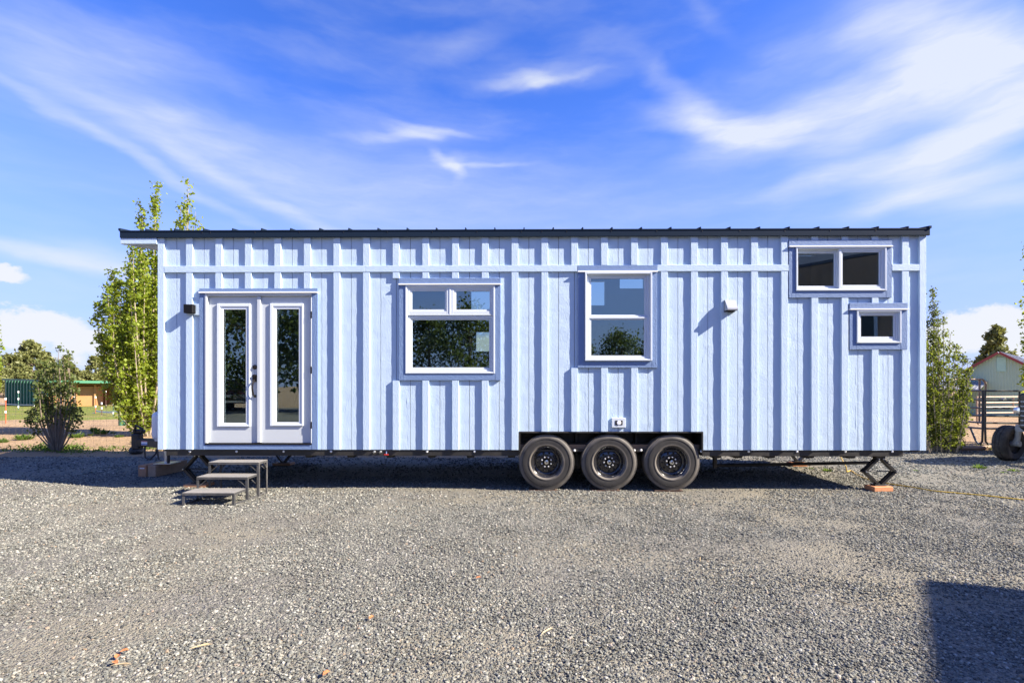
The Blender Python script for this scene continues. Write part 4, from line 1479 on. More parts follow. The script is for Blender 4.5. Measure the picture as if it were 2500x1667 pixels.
def shoots_tree(name, label, cat, base, height, shoots, leaf='leaf_poplar', bark='bark_pale', leaves=7000, leaf_size=.075, seed=1, group=None,
                flare=.5, bare=.12, fuzz=.17, trunk=1.0, twig_r=.016, basew=.10):
    """a fastigiate tree: shoots leave the base, curve outwards and then climb; leaves sit close around each shoot.
    shoots: list of (dx, dy, top height, weight)"""
    rng = np.random.default_rng(seed)
    t = thing(name, label, cat, base, 0, group)
    tb = MB()
    tb.tube([(0, 0, -.1), (0.02, 0, height * .10), (-.02, .01, height * .25)], [.031 * height ** .5 * trunk, .022 * height ** .5 * trunk, .016 * height ** .5 * trunk], 9)
    side = base[0] / (base[1] + CAM_D)             # the crown's depth axis follows the line of sight
    pts, wts = [], []
    for (dx, dy, top, w, *_) in shoots:
        k = 14
        path = []
        ph = rng.uniform(0, 6)
        for i in range(k + 1):
            u = i / k
            out = 1 - (1 - u) ** (1.0 / flare + .6) if flare < 1 else u
            wob = .035 * math.sin(ph + u * 7) * u
            path.append(Vector(((dx + dy * side) * (basew + (1 - basew) * out) + wob * u, dy * (basew + (1 - basew) * out) + wob * .6, .02 + top * u)))
        tb.tube(path, [max(.004, twig_r * top ** .5 * (1 - u / k * .9)) for u in range(k + 1)], 5, cap=False)
        pts.append(path)
        wts.append(w * top)
    tb.build('trunk', bark, t, True, local=True)
    wts = np.array(wts) / sum(wts)
    cen, sz = [], []
    tw = MB()
    for path, w, sh in zip(pts, wts, shoots):
        fz = fuzz * (sh[4] if len(sh) > 4 else 1.0)
        n = int(leaves * w)
        # short side twigs give the leaves clumps
        nt = max(6, int(n / 26))
        for j in range(nt):
            u = bare + (1 - bare) * (j + rng.random()) / nt
            x = u * (len(path) - 1)
            i = min(int(x), len(path) - 2)
            p = path[i].lerp(path[i + 1], x - i)
            L = fz * (1.25 - 1.0 * u) * rng.uniform(.4, 1.7) * (1.0 if rng.random() > .1 else 1.8)
            an = rng.uniform(0, 2 * math.pi)
            d = Vector((math.cos(an) * .75, math.sin(an) * .75, rng.uniform(.35, 1.0))) * L
            if L > fuzz * .8:
                tw.tube([p, p + d], [.004, .002], 3, cap=False)
            m = max(3, int(26 * rng.uniform(.4, 1.5)))
            q = rng.random(m) ** .7
            jit = rng.normal(size=(m, 3)) * leaf_size * .75
            cen.append(np.array(p) + np.outer(q, np.array(d)) + jit)
    if tw.v:
        tw.build('twigs', bark, t, local=True)
    cen = np.concatenate(cen)
    link('crown', leaf_mesh('crown', leaf, cen, leaf_size, rng, .8), t)
    return t


def rand_shoots(n, spread_x, spread_y, h0, h1, seed, peak=1.0):
    r = random.Random(seed)
    out = []
    for i in range(n):
        a = r.uniform(0, 2 * math.pi)
        q = math.sqrt(r.random())
        dx, dy = math.cos(a) * q * spread_x, math.sin(a) * q * spread_y
        top = h1 - (h1 - h0) * q ** peak * r.uniform(.55, 1.05)
        out.append((dx, dy, max(.6, top), r.uniform(.7, 1.3)))
    return out


pb = at(362, 1066, 7.5)
def dx_(px, y=7.5):
    return at(px, 800, y).x - pb.x
def hz_(py, y=7.5):
    return at(350, py, y).z


sh = [(dx_(378), 0, hz_(452), 1.5, .5), (dx_(378), .2, hz_(485), 1.0, .45), (dx_(347), .2, hz_(488), 1.2, .45), (dx_(346), -.1, hz_(515), .8, .45), (dx_(398), .5, hz_(585), 1.0, .6), (dx_(362), 0, hz_(580), 1.0, .6)]
r_ = random.Random(5)
prof = [(318, 640), (322, 615), (300, 668), (282, 672), (268, 665), (262, 690), (244, 742), (252, 750), (270, 720), (290, 690), (305, 700), (330, 610), (340, 590), (310, 760), (285, 790),
        (262, 830), (270, 850), (255, 840), (300, 850), (330, 700), (350, 640), (410, 640), (430, 700), (400, 600), (320, 800), (290, 880), (275, 900), (340, 780), (360, 700), (380, 620)]
for (a, b_) in prof:
    sh.append((dx_(a), r_.uniform(-.7, .7), hz_(b_), r_.uniform(.8, 1.3)))
    sh.append((dx_(a + (365 - a) * r_.uniform(.15, .7)), r_.uniform(-.8, .8), hz_(b_ + r_.uniform(-20, 130)), r_.uniform(.6, 1.1)))
shoots_tree('poplar_tree', 'tall bright green poplar with twin spires rising beside the door end of the house', 'tree', (pb.x, 7.5, 0), 7, sh,
            leaves=42000, leaf_size=.082, seed=11, flare=.55, fuzz=.25, bare=.03)
pc = at(462, 1066, 8.0)
sh = []
for (a, b_) in ((456, 456), (440, 492), (436, 500), (474, 510), (486, 530), (450, 480), (424, 562), (500, 590), (470, 570), (430, 570), (410, 640), (520, 660), (480, 600)):
    sh.append((at(a, 800, 8.0).x - pc.x, r_.uniform(-.6, .6), at(a, b_, 8.0).z, r_.uniform(.8, 1.2)))
shoots_tree('poplar_tree', 'poplar whose green tip shows above the roof edge behind the house', 'tree', (pc.x, 8.0, 0), 7, sh, leaves=7000, leaf_size=.09, seed=12, fuzz=.12)
# poplar cut by the left border
pl = at(-55, 1070, 7.5)
sh = rand_shoots(14, .62, .6, 2.6, 4.2, 6)
shoots_tree('poplar_tree', 'poplar at the far left border of which only the leafy side shows', 'tree', (pl.x, 7.5, 0), 4, sh, leaves=7000, leaf_size=.09, seed=13, fuzz=.22)
# dark multi-stemmed shrub by the wire fence
sb = gp(140, 1104)
sh = []
S_Y = sb.y


def sdx(px):
    return at(px, 1000, S_Y).x - sb.x


for (a, b_) in ((148, 858), (158, 872), (172, 868), (130, 893), (118, 905), (104, 915), (92, 935), (86, 960), (178, 925), (186, 945), (165, 900), (140, 880), (112, 890), (125, 930), (98, 905),
                (150, 910), (175, 985), (80, 1000), (94, 880), (105, 900), (135, 950), (160, 945), (120, 960), (72, 1010), (190, 1000)):
    sh.append((sdx(a), r_.uniform(-.4, .4), at(a, b_, S_Y).z, r_.uniform(.7, 1.2) * (1.3 if b_ < 960 else .5)))
shoots_tree('shrub', 'dark multi stemmed shrub standing alone by the wire fence', 'shrub', (sb.x, sb.y, 0), 1.6, sh, leaf='leaf_shrub', bark='bark_grey', leaves=3800, leaf_size=.056,
            seed=21, flare=.75, fuzz=.085, bare=.38, twig_r=.019, trunk=.75)
# bush at the right end of the house
wb = gp(2302, 1102)
W_Y = wb.y
sh = []
for (a, b_) in ((2277, 692), (2280, 735), (2292, 760), (2262, 770), (2304, 775), (2270, 800), (2318, 820), (2330, 850), (2340, 845), (2350, 860), (2360, 880), (2366, 905), (2345, 900),
                (2250, 800), (2240, 830), (2255, 860), (2290, 830), (2310, 860), (2325, 900), (2300, 900), (2278, 850), (2268, 900), (2352, 930), (2362, 935), (2335, 960), (2315, 950),
                (2245, 900), (2258, 940), (2285, 960), (2230, 860), (2262, 840), (2287, 790), (2352, 905), (2296, 990), (2265, 1000), (2320, 1010)):
    sh.append((at(a, 1000, W_Y).x - wb.x, r_.uniform(-.6, .6), at(a, b_, W_Y).z, r_.uniform(.8, 1.2)))
shoots_tree('willow_bush', 'tall bushy willow with many upright stems at the right end of the house', 'bush', (wb.x, wb.y, 0), 2.5, sh, leaf='leaf_willow', bark='bark_pale', leaves=20000,
            leaf_size=.044, seed=31, flare=.7, fuzz=.11, bare=.03, twig_r=.012, basew=.55, trunk=.5)
# tree at the right border
rb = at(2600, 1000, 5.0)
sh = []
for (a, b_) in ((2492, 575), (2500, 600), (2496, 660), (2490, 735), (2488, 800), (2510, 540), (2530, 500), (2560, 470), (2600, 450), (2640, 520), (2680, 640), (2520, 700), (2545, 620),
                (2575, 560), (2495, 830), (2485, 890), (2487, 915), (2530, 800), (2560, 760), (2620, 600), (2660, 560)):
    sh.append((at(a + 22, 800, 5.0).x - rb.x, r_.uniform(-.9, .9), at(a, b_, 5.0).z, r_.uniform(.8, 1.2)))
shoots_tree('poplar_tree', 'poplar at the right border whose outer twigs hang over the tractor', 'tree', (rb.x, 5.0, 0), 5, sh, leaves=8000, leaf_size=.080, seed=41, fuzz=.13, flare=.45, bare=.3)


def juniper(label, base, height, width, seed, group=None, lumps=46):
    """rounded conifer: many clumps of short needles carried on a trunk with side limbs"""
    rng = np.random.default_rng(seed)
    t = thing('conifer_tree', label, 'tree', base, 0, group)
    mb = MB().tube([(0, 0, -.5), (0, 0, height * .5), (0, 0, height * .93)], [.035 * height, .022 * height, .004 * height], 7)
    cen = []
    for k in range(lumps):
        u = rng.random() ** .85
        z = height * (.08 + .92 * u)
        rad = width * .5 * (1 - u) ** .62 * rng.uniform(.55, 1.12) + .05 * width
        a = rng.uniform(0, 2 * math.pi)
        p = np.array([math.cos(a) * rad, math.sin(a) * rad, z])
        mb.tube([(0, 0, z - rad * .35), tuple(p)], [.012 * height * (1 - u) + .01, .008], 4, cap=False)
        r0 = width * .15 * (1.1 - .6 * u)
        m = 70
        cen.append(p + rng.normal(size=(m, 3)) * r0 * np.array([.62, .62, .50]))
    mb.build('trunk', 'bark_grey', t, local=True)
    link('crown', leaf_mesh('crown', 'needles', np.concatenate(cen), height * .058 + .04, rng, .55, .4), t)
    return t


JG = 'conifers beyond the green shed'
for i, (px, top, y, w, lb) in enumerate((
        (77, 836, 58, 4.2, 'tallest conifer beyond the green shed, left of the dark shrub'), (28, 868, 54, 4.0, 'rounded conifer beyond the left end of the green shed'),
        (-6, 895, 50, 4.0, 'low conifer at the left border behind the green shed'), (112, 862, 62, 3.2, 'conifer partly hidden by the top of the dark shrub'),
        (166, 872, 52, 2.7, 'narrow conifer above the middle of the green roof'), (204, 905, 60, 3.4, 'small conifer low over the green roof beside the poplar'),
        (232, 872, 56, 2.6, 'conifer close to the left side of the tall poplar'), (258, 900, 60, 3.4, 'conifer half hidden behind the leaves of the tall poplar'),
        (135, 900, 66, 3.6, 'faraway conifer directly behind the dark shrub'), (52, 890, 66, 4.2, 'faraway conifer between the two largest ones'))):
    p = at(px, top, y)
    juniper(lb, (p.x, y, 0), p.z, w, 50 + i, JG, 54)
p = at(2432, 800, 62)
juniper('ragged conifer rising behind the red trimmed barn', (p.x, 62, -.95), p.z + .95, 4.0, 71, None, 60)
p = at(2400, 868, 66)
juniper('lower conifer left of the barn gable', (p.x, 66, -.95), p.z + .95, 3.6, 72, None, 40)

# belt of woodland far off, closing the horizon
rng = np.random.default_rng(5)
cen, szz = [], []
for x in np.arange(-330, 330, 2.6):
    y = 150 + 14 * math.sin(x * .05) + rng.uniform(-8, 8)
    hh = rng.uniform(3.2, 6.2) * (1.0 if abs(x) > 0 else 1)
    m = 34
    q = rng.normal(size=(m, 3)) * np.array([1.5, 1.5, hh * .27]) + np.array([x, y, hh * .42 - (.95 if x > 10 else 0)])
    cen.append(q)
cen = np.concatenate(cen)
o = link('woodland', leaf_mesh('woodland', 'needles', cen, 1.1, rng, .7), None, kind='stuff', label='distant belt of conifers closing the horizon', category='woodland')

# weeds
WD = MB
def tuft(label, p, r, h, seed, group, n=70, m='weed'):
    rng = np.random.default_rng(seed)
    mb = MB()
    for i in range(n):
        a, q = rng.uniform(0, 2 * math.pi), r * math.sqrt(rng.random())
        b0 = Vector((math.cos(a) * q, math.sin(a) * q, -.01))
        lean = Vector((math.cos(a), math.sin(a), 0)) * h * rng.uniform(.1, .8)
        hh = h * rng.uniform(.5, 1.1) * (1.1 - .5 * q / r)
        s = Vector((-math.sin(a), math.cos(a), 0)) * h * .11
        mid, tip = b0 + lean * .4 + Vector((0, 0, hh * .6)), b0 + lean + Vector((0, 0, hh))
        mb.quad_mesh([b0 - s * .5, b0 + s * .5, mid + s, tip, mid - s], [(0, 1, 2, 3, 4)])
    me = bpy.data.meshes.new('weed_tuft')
    me.from_pydata(mb.v, [], mb.f)
    me.materials.append(MATS[m])
    return link('weed_tuft', me, None, tuple(p), label=label, category='weed', group=group)


WG = 'weed tufts on the bare earth'
for i, (px, py, rpx, hpx, lb) in enumerate((
        (59, 1072, 15, 12, 'round green weed left of the dark shrub'), (5, 1078, 9, 9, 'green weed at the left border on the bare earth'),
        (188, 1070, 11, 11, 'green weed just right of the dark shrub stems'), (247, 1063, 13, 11, 'largest green weed in the middle of the bare earth'),
        (232, 1053, 7, 9, 'upright green weed behind the largest one'), (291, 1068, 6, 6, 'small green weed in front of the green posts'),
        (336, 1082, 8, 11, 'green weed near the trailer coupler'), (221, 1066, 5, 5, 'tiny weed left of the largest weed'), (276, 1059, 4, 4, 'tiny weed below the green posts'))):
    p = gp(px, py)
    s = (p.y + CAM_D) / F_PX
    p.z = dirt_z(p.x, p.y)
    tuft(lb, p, rpx * s, hpx * s * 1.5, 80 + i, WG, 90)
for i, (px, py, rpx, hpx, lb) in enumerate((
        (2391, 1143, 10, 10, 'leafy weed on the gravel in front of the tractor wheel'), (2021, 1150, 7, 8, 'bright weed on the sunny gravel beneath the floor'),
        (1980, 1144, 4, 4, 'little weed left of the bright weed beneath the floor'), (2452, 1154, 8, 4, 'flat weed on the gravel below the tractor'), (2476, 1150, 8, 7, 'weed on the gravel near the right border'),
        (2236, 1149, 6, 4, 'small flat weed on the gravel past the end of the house'))):
    p = gp(px, py)
    s = (p.y + CAM_D) / F_PX
    p.z = gravel_z(p.x, p.y)
    tuft(lb, p, rpx * s, hpx * s * 1.4, 90 + i, 'weeds growing through the gravel', 46)
# ragged greens along the foot of the fence
rng = np.random.default_rng(9)
cen = []
for px in np.arange(0, 400, 1.4):
    dens = .75 if 90 < px < 195 else .16
    if rng.random() > dens:
        continue
    p = at(px, 1000, rng.uniform(3.85, 4.7))
    hgt = rng.uniform(.02, .16) * (1.0 if 80 < px < 200 else .6)
    m = 26
    q = rng.normal(size=(m, 3)) * np.array([.07, .10, hgt * .4]) + np.array([p.x, p.y, hgt * .45])
    cen.append(q)
for px in np.arange(2262, 2470, 2.5):
    if rng.random() < .5:
        p = at(px, 1000, rng.uniform(4.5, 5.0))
        cen.append(rng.normal(size=(16, 3)) * np.array([.07, .10, .03]) + np.array([p.x, p.y, .03]))
for px in np.arange(700, 1700, 4):
    p = at(px, 1000, rng.uniform(4.2, 5.6))
    cen.append(rng.normal(size=(14, 3)) * np.array([.12, .14, .03]) + np.array([p.x, p.y, .04]))
link('ground_cover', leaf_mesh('ground_cover', 'weed', np.concatenate(cen), .055, rng, .5, .6), None, kind='stuff', label='low green weeds along the gravel edge and fence foot', category='weeds')

# dry leaves and straw that lie on the stones
def dry_leaf(label, px, py, turn, group, long=False):
    p = gp(px, py)
    z = gravel_z(p.x, p.y) + .020
    L, W = (.055, .0035) if long else (.021, .014)
    mb = MB().quad_mesh([(-L, 0, 0), (-L * .4, -W, .006), (L * .5, -W * .8, .010), (L, 0, .002), (L * .5, W * .8, .012), (-L * .4, W, .008), (0, 0, .002)],
                        [(0, 1, 6), (1, 2, 6), (2, 3, 6), (3, 4, 6), (4, 5, 6), (5, 0, 6)])
    me = mb.mesh('straw' if long else 'dry_leaf', 'straw_dry' if long else 'leaf_dry')
    o = link('straw' if long else 'dry_leaf', me, None, (p.x, p.y, z), label=label, category='straw' if long else 'leaf', group=group)
    o.rotation_euler = (0, 0, turn)


simple('leaf_dry', (0.38, 0.14, 0.05), 0.8)
simple('straw_dry', (0.50, 0.40, 0.24), 0.8)
for (px, py, t_, lb) in ((303, 1594, .4, 'orange dry leaf on the gravel, farthest of three close together'), (287, 1607, 1.9, 'orange dry leaf on the gravel, middle of three close together'),
                         (281, 1622, 2.6, 'orange dry leaf on the gravel, nearest of three close together'), (907, 1517, 1.1, 'rusty dry leaf alone near the middle of the gravel'),
                         (1168, 1418, .2, 'small orange leaf on the gravel below the wide window'), (797, 1654, .9, 'dry leaf at the lower border of the gravel')):
    dry_leaf(lb, px, py, t_, 'dry leaves on the gravel')
for (px, py, t_, lb) in ((490, 1586, .5, 'pale straw on the gravel right of the orange leaves'), (295, 1629, .1, 'pale straw beside the three orange leaves'), (1335, 1550, .8, 'pale straw lying below the wheels'),
                         (2060, 1480, 2.4, 'pale straw near the dark shadow on the gravel'), (1710, 1372, 1.2, 'pale straw on the gravel below the vent'), (640, 1400, 2.9, 'pale straw on the gravel below the steps')):
    dry_leaf(lb, px, py, t_, 'straws on the gravel', True)

# ---------------------------------------------------------------- fences, posts
FY = 4.75                                            # wire fence plane
fence = thing('wire_fence', 'woven wire fence between the gravel yard and the bare earth', 'fence', (0, FY, 0))
mb = MB()
x0, x1 = at(-120, 1000, FY).x, at(1100, 1000, FY).x
for k, z in enumerate((.03, .17, .31, .46, .62, .78, .95)):
    mb.tube([(x0 + (x1 - x0) * i / 24, 0, z + .018 * noise.noise((i * .7, k, 0))) for i in range(25)], .0021, 3, cap=False)
x = x0
i = 0
while x < x1:
    mb.tube([(x, 0, .02), (x + .02 * noise.noise((i, 0, 0)), 0, .5), (x + .02 * noise.noise((i, 4, 0)), 0, .95)], .0019, 3, cap=False)
    x += .152
    i += 1
mb.build('wire_mesh', 'wire', fence, local=True)
for px in (-60, 560, 820):
    xx = at(px, 1000, FY).x
    MB().tube([(xx, .03, -.1), (xx, .03, 1.05)], .02, 6).build('post', 'post_rust', fence, local=True)

# electric fence: slim posts with white caps carrying white tape
eg = 'slim electric fence posts with white caps'
def epost(label, px, ytop, ybase, m, y=None, marks=(0.0,)):
    p = gp(px, ybase) if y is None else at(px, ybase, y)
    s = (p.y + CAM_D) / F_PX
    z0 = dirt_z(p.x, p.y) - .05
    h = CAM_H + (YH - ytop) * s
    o = thing('fence_post', label, 'fence post', (p.x, p.y, z0), 0, eg)
    r = max(.016, .75 * s)
    MB().tube([(0, 0, 0), (0, 0, h - z0)], r, 8).build('stake', m, o, local=True)
    for q in marks:
        zc = (h - z0) * (1 - q)
        MB().tube([(0, -.01, zc - 2.2 * s), (0, -.01, zc + 2.6 * s)], r * 1.9, 8).build('insulator', 'cap_white', o, local=True)
    return p


e1 = epost('orange post with white cap near the left border', 14, 974, 1033, 'post_orange', marks=(0.0, .5))
e2 = epost('white topped post in front of the green shed wall', 45, 957, 992, 'pipe_green', 22, marks=(0.0, .35, .75))
e2b = epost('white topped post half behind the dark shrub', 83, 965, 1000, 'pipe_green', 20, marks=(0.0, .55))
e3 = epost('pale post with white cap just right of the dark shrub', 181, 971, 1006, 'post_rust', 19, marks=(0.0,))
e4 = epost('orange post with white caps before the plywood wall', 233.5, 970, 1014, 'post_orange', 18.5, marks=(0.0, .55))
e5 = epost('thin post with white cap before the open shed bay', 248.5, 985, 1024, 'post_rust', 17, marks=(.0, .35, .95))
e6 = epost('thin post with white cap left of the green posts', 276.5, 970, 1018, 'pipe_green', 16, marks=(0.0, .3, .75))
e7 = epost('white topped post inside the open shed bay', 258.5, 957, 985, 'post_rust', 24, marks=(0.0, .8))
tp = thing('fence_tape', 'slack white electric tape strung between the slim posts', 'fence tape', (0, 20, 0))
mb = MB()
for (a, b_, za, zb_, ya, yb) in ((-20, 83, 1007, 1009, 20, 20), (175, 234, 1010, 1008, 19, 18.5), (234, 292, 1003, 1004, 18.4, 16), (-20, 83, 982, 988, 22, 20)):
    p, q = at(a, za, ya), at(b_, zb_, yb)
    pa = [p.lerp(q, i / 8) - Vector((0, 0, .05 * math.sin(math.pi * i / 8))) for i in range(9)]
    for u, v in zip(pa, pa[1:]):
        mb.bar(u, v, .012, .075 if za > 995 else .03)
mb.build('tape', 'tape_white', tp)
for (px, w, lb) in ((296, .085, 'thicker of the two green gate posts'), (303.5, .045, 'slimmer green post beside the thick one')):
    p = gp(px, 1040)
    top = at(px, 973, p.y)
    MB().tube([(0, 0, -.1), (0, 0, top.z)], w, 12).build('gate_post', 'pipe_green', None, True, local=True, label=lb, category='post')
    bpy.context.scene.collection.objects['gate_post' if px == 296 else 'gate_post.001'].location = (p.x, p.y, 0)

# ---------------------------------------------------------------- green loafing shed
L_, M_, N_ = at(12, 990, 30), at(118, 992, 26.5), at(300, 986, 28.5)
for q in (L_, M_, N_):
    q.z = 0
roof_z = lambda py, p: CAM_H + (YH - py) * (p.y + CAM_D) / F_PX
shed = thing('shed', 'low green metal animal shed with a plywood front', 'shed', (M_.x, M_.y, 0))
ztl, ztm, ztn = roof_z(927, L_), roof_z(930, M_), roof_z(936, N_)
mb = MB()
d = (M_ - L_)
nr = 14
nv = Vector((d.y, -d.x, 0)).normalized() * -1
if nv.y > 0:
    nv = -nv
for i in range(nr):
    a, b_ = L_ + d * (i / nr), L_ + d * ((i + .72) / nr)
    c = L_ + d * ((i + 1) / nr)
    za, zb_ = ztl + (ztm - ztl) * i / nr, ztl + (ztm - ztl) * (i + 1) / nr
    up = lambda p, z: Vector((p.x, p.y, z))
    mb.quad_mesh([up(a, -.1), up(b_, -.1), up(b_, za), up(a, za)], [(0, 1, 2, 3)])
    e = nv * .07
    mb.quad_mesh([up(b_, -.1), up(b_ + e, -.1), up(c + e, -.1), up(c, -.1), up(b_, za), up(b_ + e, za), up(c + e, zb_), up(c, zb_)],
                 [(0, 1, 5, 4), (1, 2, 6, 5), (2, 3, 7, 6)])
mb.build('side_wall', 'shed_green', shed)
f = (N_ - M_)
fn = Vector((f.y, -f.x, 0)).normalized()
if fn.y > 0:
    fn = -fn
back = -fn


def onf(t, dep=0.0, z=0.0):
    p = M_ + f * t + back * dep
    return Vector((p.x, p.y, z))


def slab(mb, t0, t1, dep0, dep1, z0, z1):
    return mb.quad_mesh([onf(t0, dep0, z0), onf(t1, dep0, z0), onf(t1, dep1, z0), onf(t0, dep1, z0), onf(t0, dep0, z1), onf(t1, dep0, z1), onf(t1, dep1, z1), onf(t0, dep1, z1)],
                        [(0, 1, 5, 4), (1, 2, 6, 5), (2, 3, 7, 6), (3, 0, 4, 7), (0, 3, 2, 1), (4, 5, 6, 7)])


slab(MB(), -.02, 1.05, 2.6, 2.7, -.1, 1.55).build('back_wall', 'plank_brown', shed)
for i in range(6):
    slab(MB(), -.02, 1.05, 2.55, 2.598, .05 + i * .25, .27 + i * .25).build('plank', 'plank_brown', shed)
def tt(px):
    d_ = ray(px, 980)
    k = d_.x / d_.y
    return (k * (M_.y + CAM_D) - M_.x) / (f.x - k * f.y)


slab(MB(), 0, tt(188), .0, .06, -.1, roof_z(942, M_)).build('front_panel', 'plywood', shed)
slab(MB(), tt(190), tt(232), .0, .06, -.1, roof_z(943, M_)).build('front_panel', 'plywood', shed)
slab(MB(), tt(234), tt(234.8), .0, 2.5, -.1, roof_z(943, M_)).build('divider_panel', 'plywood', shed)
for px in (189, 232.6, 300):
    slab(MB(), tt(px - 2.2), tt(px + 2.2), -.12, -.005, -.1, roof_z(938, M_)).build('post', 'plywood', shed)
slab(MB(), 0.0, 1.05, -.09, -.01, roof_z(941, M_), roof_z(936, M_)).build('header_beam', 'plank_brown', shed)
zr = roof_z(934.5, M_)
rf = MB()
def roofpt(t, dep, z):
    return onf(t, dep, z)
rf.quad_mesh([onf(-.03, -.9, zr), onf(1.08, -.9, zr - .03), onf(1.08, 3.0, zr - .28), onf(-.03, 3.0, zr - .28),
              onf(-.03, -.9, zr + .16), onf(1.08, -.9, zr + .13), onf(1.08, 3.0, zr - .12), onf(-.03, 3.0, zr - .12)],
             [(0, 1, 5, 4), (1, 2, 6, 5), (2, 3, 7, 6), (3, 0, 4, 7), (0, 3, 2, 1), (4, 5, 6, 7)])
rf.build('roof', 'shed_roof', shed)
MB().bar(Vector((L_.x, L_.y, ztl + .03)) + nv * .1, Vector((M_.x, M_.y, ztm + .03)) + nv * .1, .1, .12).build('eave_trim', 'shed_green', shed)

# ---------------------------------------------------------------- barn behind the corral
BY_ = 33.0
bz = -.95
bx = lambda px: at(px, 900, BY_).x
bzz = lambda py: at(2440, py, BY_).z
barn = thing('barn', 'pale green metal barn with red gable trim and a lean-to', 'barn', (bx(2440), BY_, bz), R(-50))
xl, xr, xa = bx(2376), bx(2504), bx(2440)
ze, za = bzz(906), bzz(862)
mb = MB()
n = 22
for i in range(n):
    a, b_, c = xl + (xr - xl) * i / n, xl + (xr - xl) * (i + .74) / n, xl + (xr - xl) * (i + 1) / n
    zt = lambda x: za - (za - ze) * abs(x - xa) / (xr - xa)
    mb.quad_mesh([(a, BY_, bz), (b_, BY_, bz), (b_, BY_, zt(b_)), (a, BY_, zt(a))], [(0, 1, 2, 3)])
    mb.quad_mesh([(b_, BY_, bz), (b_, BY_ - .05, bz), (c, BY_ - .05, bz), (c, BY_, bz), (b_, BY_, zt(b_)), (b_, BY_ - .05, zt(b_)), (c, BY_ - .05, zt(c)), (c, BY_, zt(c))],
                 [(0, 1, 5, 4), (1, 2, 6, 5), (2, 3, 7, 6)])
mb.build('gable_wall', 'barn_wall', barn)
mb = MB()
mb.box(xl, xl + .1, BY_ + .01, BY_ + 9, bz, ze - .05)
mb.box(xr - .1, xr, BY_ + .01, BY_ + 9, bz, ze - .05)
mb.build('side_wall', 'barn_wall', barn)
for s in (-1, 1):
    xe = xl if s < 0 else xr
    d = Vector((xe - xa, 0, ze - za))
    dn = d.normalized()
    mb = MB()
    up = Vector((-dn.z * s, 0, dn.x * s)) * -1
    if up.z < 0:
        up = -up
    A, E = Vector((xa, 0, za)), Vector((xe, 0, ze)) + dn * .3
    q = lambda p, y, h: Vector((p.x, y, p.z)) + up * h
    mb.quad_mesh([q(A, BY_ - .3, .02), q(E, BY_ - .3, .02), q(E, BY_ + 9.2, .02), q(A, BY_ + 9.2, .02), q(A, BY_ - .3, .10), q(E, BY_ - .3, .10), q(E, BY_ + 9.2, .10), q(A, BY_ + 9.2, .10)],
                 [(0, 1, 5, 4), (1, 2, 6, 5), (2, 3, 7, 6), (3, 0, 4, 7), (0, 3, 2, 1), (4, 5, 6, 7)])
    for i in range(24):
        y = BY_ - .2 + i * .39
        mb.quad_mesh([q(A, y, .101), q(E, y, .101), q(E, y + .05, .101), q(A, y + .05, .101), q(A, y, .14), q(E, y, .14), q(E, y + .05, .14), q(A, y + .05, .14)],
                     [(0, 1, 5, 4), (1, 2, 6, 5), (2, 3, 7, 6), (3, 0, 4, 7), (4, 5, 6, 7)])
    mb.build('roof', 'barn_roof', barn)
    mb = MB()
    mb.quad_mesh([q(A, BY_ - .38, -.05), q(E, BY_ - .38, -.05), q(E, BY_ - .31, -.05), q(A, BY_ - .31, -.05), q(A, BY_ - .38, .12), q(E, BY_ - .38, .12), q(E, BY_ - .31, .12), q(A, BY_ - .31, .12)],
                 [(0, 1, 5, 4), (1, 2, 6, 5), (2, 3, 7, 6), (3, 0, 4, 7), (0, 3, 2, 1), (4, 5, 6, 7)])
    mb.build('rake_trim', 'barn_trim', barn)
MB().box(bx(2435), bx(2452), BY_ - .085, BY_ - .055, bzz(907), bzz(872)).build('hatch', 'barn_panel', barn)
# lean-to in front of the gable
yl = BY_ - 3.2
lx = lambda px: at(px, 950, yl).x
lz = lambda py: at(2440, py, yl).z
mb = MB()
x0, x1 = lx(2368), lx(2520)
zlo, zhi = lz(953), bzz(932)
mb.quad_mesh([(x0, yl - .3, zlo), (x1, yl - .3, zlo), (x1, BY_ - .06, zhi), (x0, BY_ - .06, zhi), (x0, yl - .3, zlo + .06), (x1, yl - .3, zlo + .06), (x1, BY_ - .06, zhi + .06), (x0, BY_ - .06, zhi + .06)],
             [(0, 1, 5, 4), (1, 2, 6, 5), (2, 3, 7, 6), (3, 0, 4, 7), (0, 3, 2, 1), (4, 5, 6, 7)])
for i in range(18):
    a = x0 + (x1 - x0) * i / 18
    mb.quad_mesh([(a, yl - .3, zlo + .061), (a + .05, yl - .3, zlo + .061), (a + .05, BY_ - .07, zhi + .061), (a, BY_ - .07, zhi + .061),
                  (a, yl - .3, zlo + .10), (a + .05, yl - .3, zlo + .10), (a + .05, BY_ - .07, zhi + .10), (a, BY_ - .07, zhi + .10)], [(0, 1, 5, 4), (1, 2, 6, 5), (2, 3, 7, 6), (3, 0, 4, 7), (4, 5, 6, 7)])
mb.build('lean_to_roof', 'barn_roof', barn)
op = (lx(2411), lx(2432), lz(1012), lz(990))
mb = MB()
wall_sheet(mb, x0 + .1, lx(2462), bz, zlo - .02, yl, yl + .08, [op])
mb.build('lean_to_wall', 'barn_white', barn)
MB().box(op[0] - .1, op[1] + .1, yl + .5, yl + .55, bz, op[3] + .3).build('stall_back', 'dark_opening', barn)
MB().box(lx(2409), lx(2439), yl - .05, yl - .005, lz(975), lz(961)).build('wall_board', 'gate_tan', barn)
MB().box(lx(2436), lx(2438.5), yl - .09, yl - .055, lz(990), lz(962)).build('wall_post', 'gate_tan', barn)

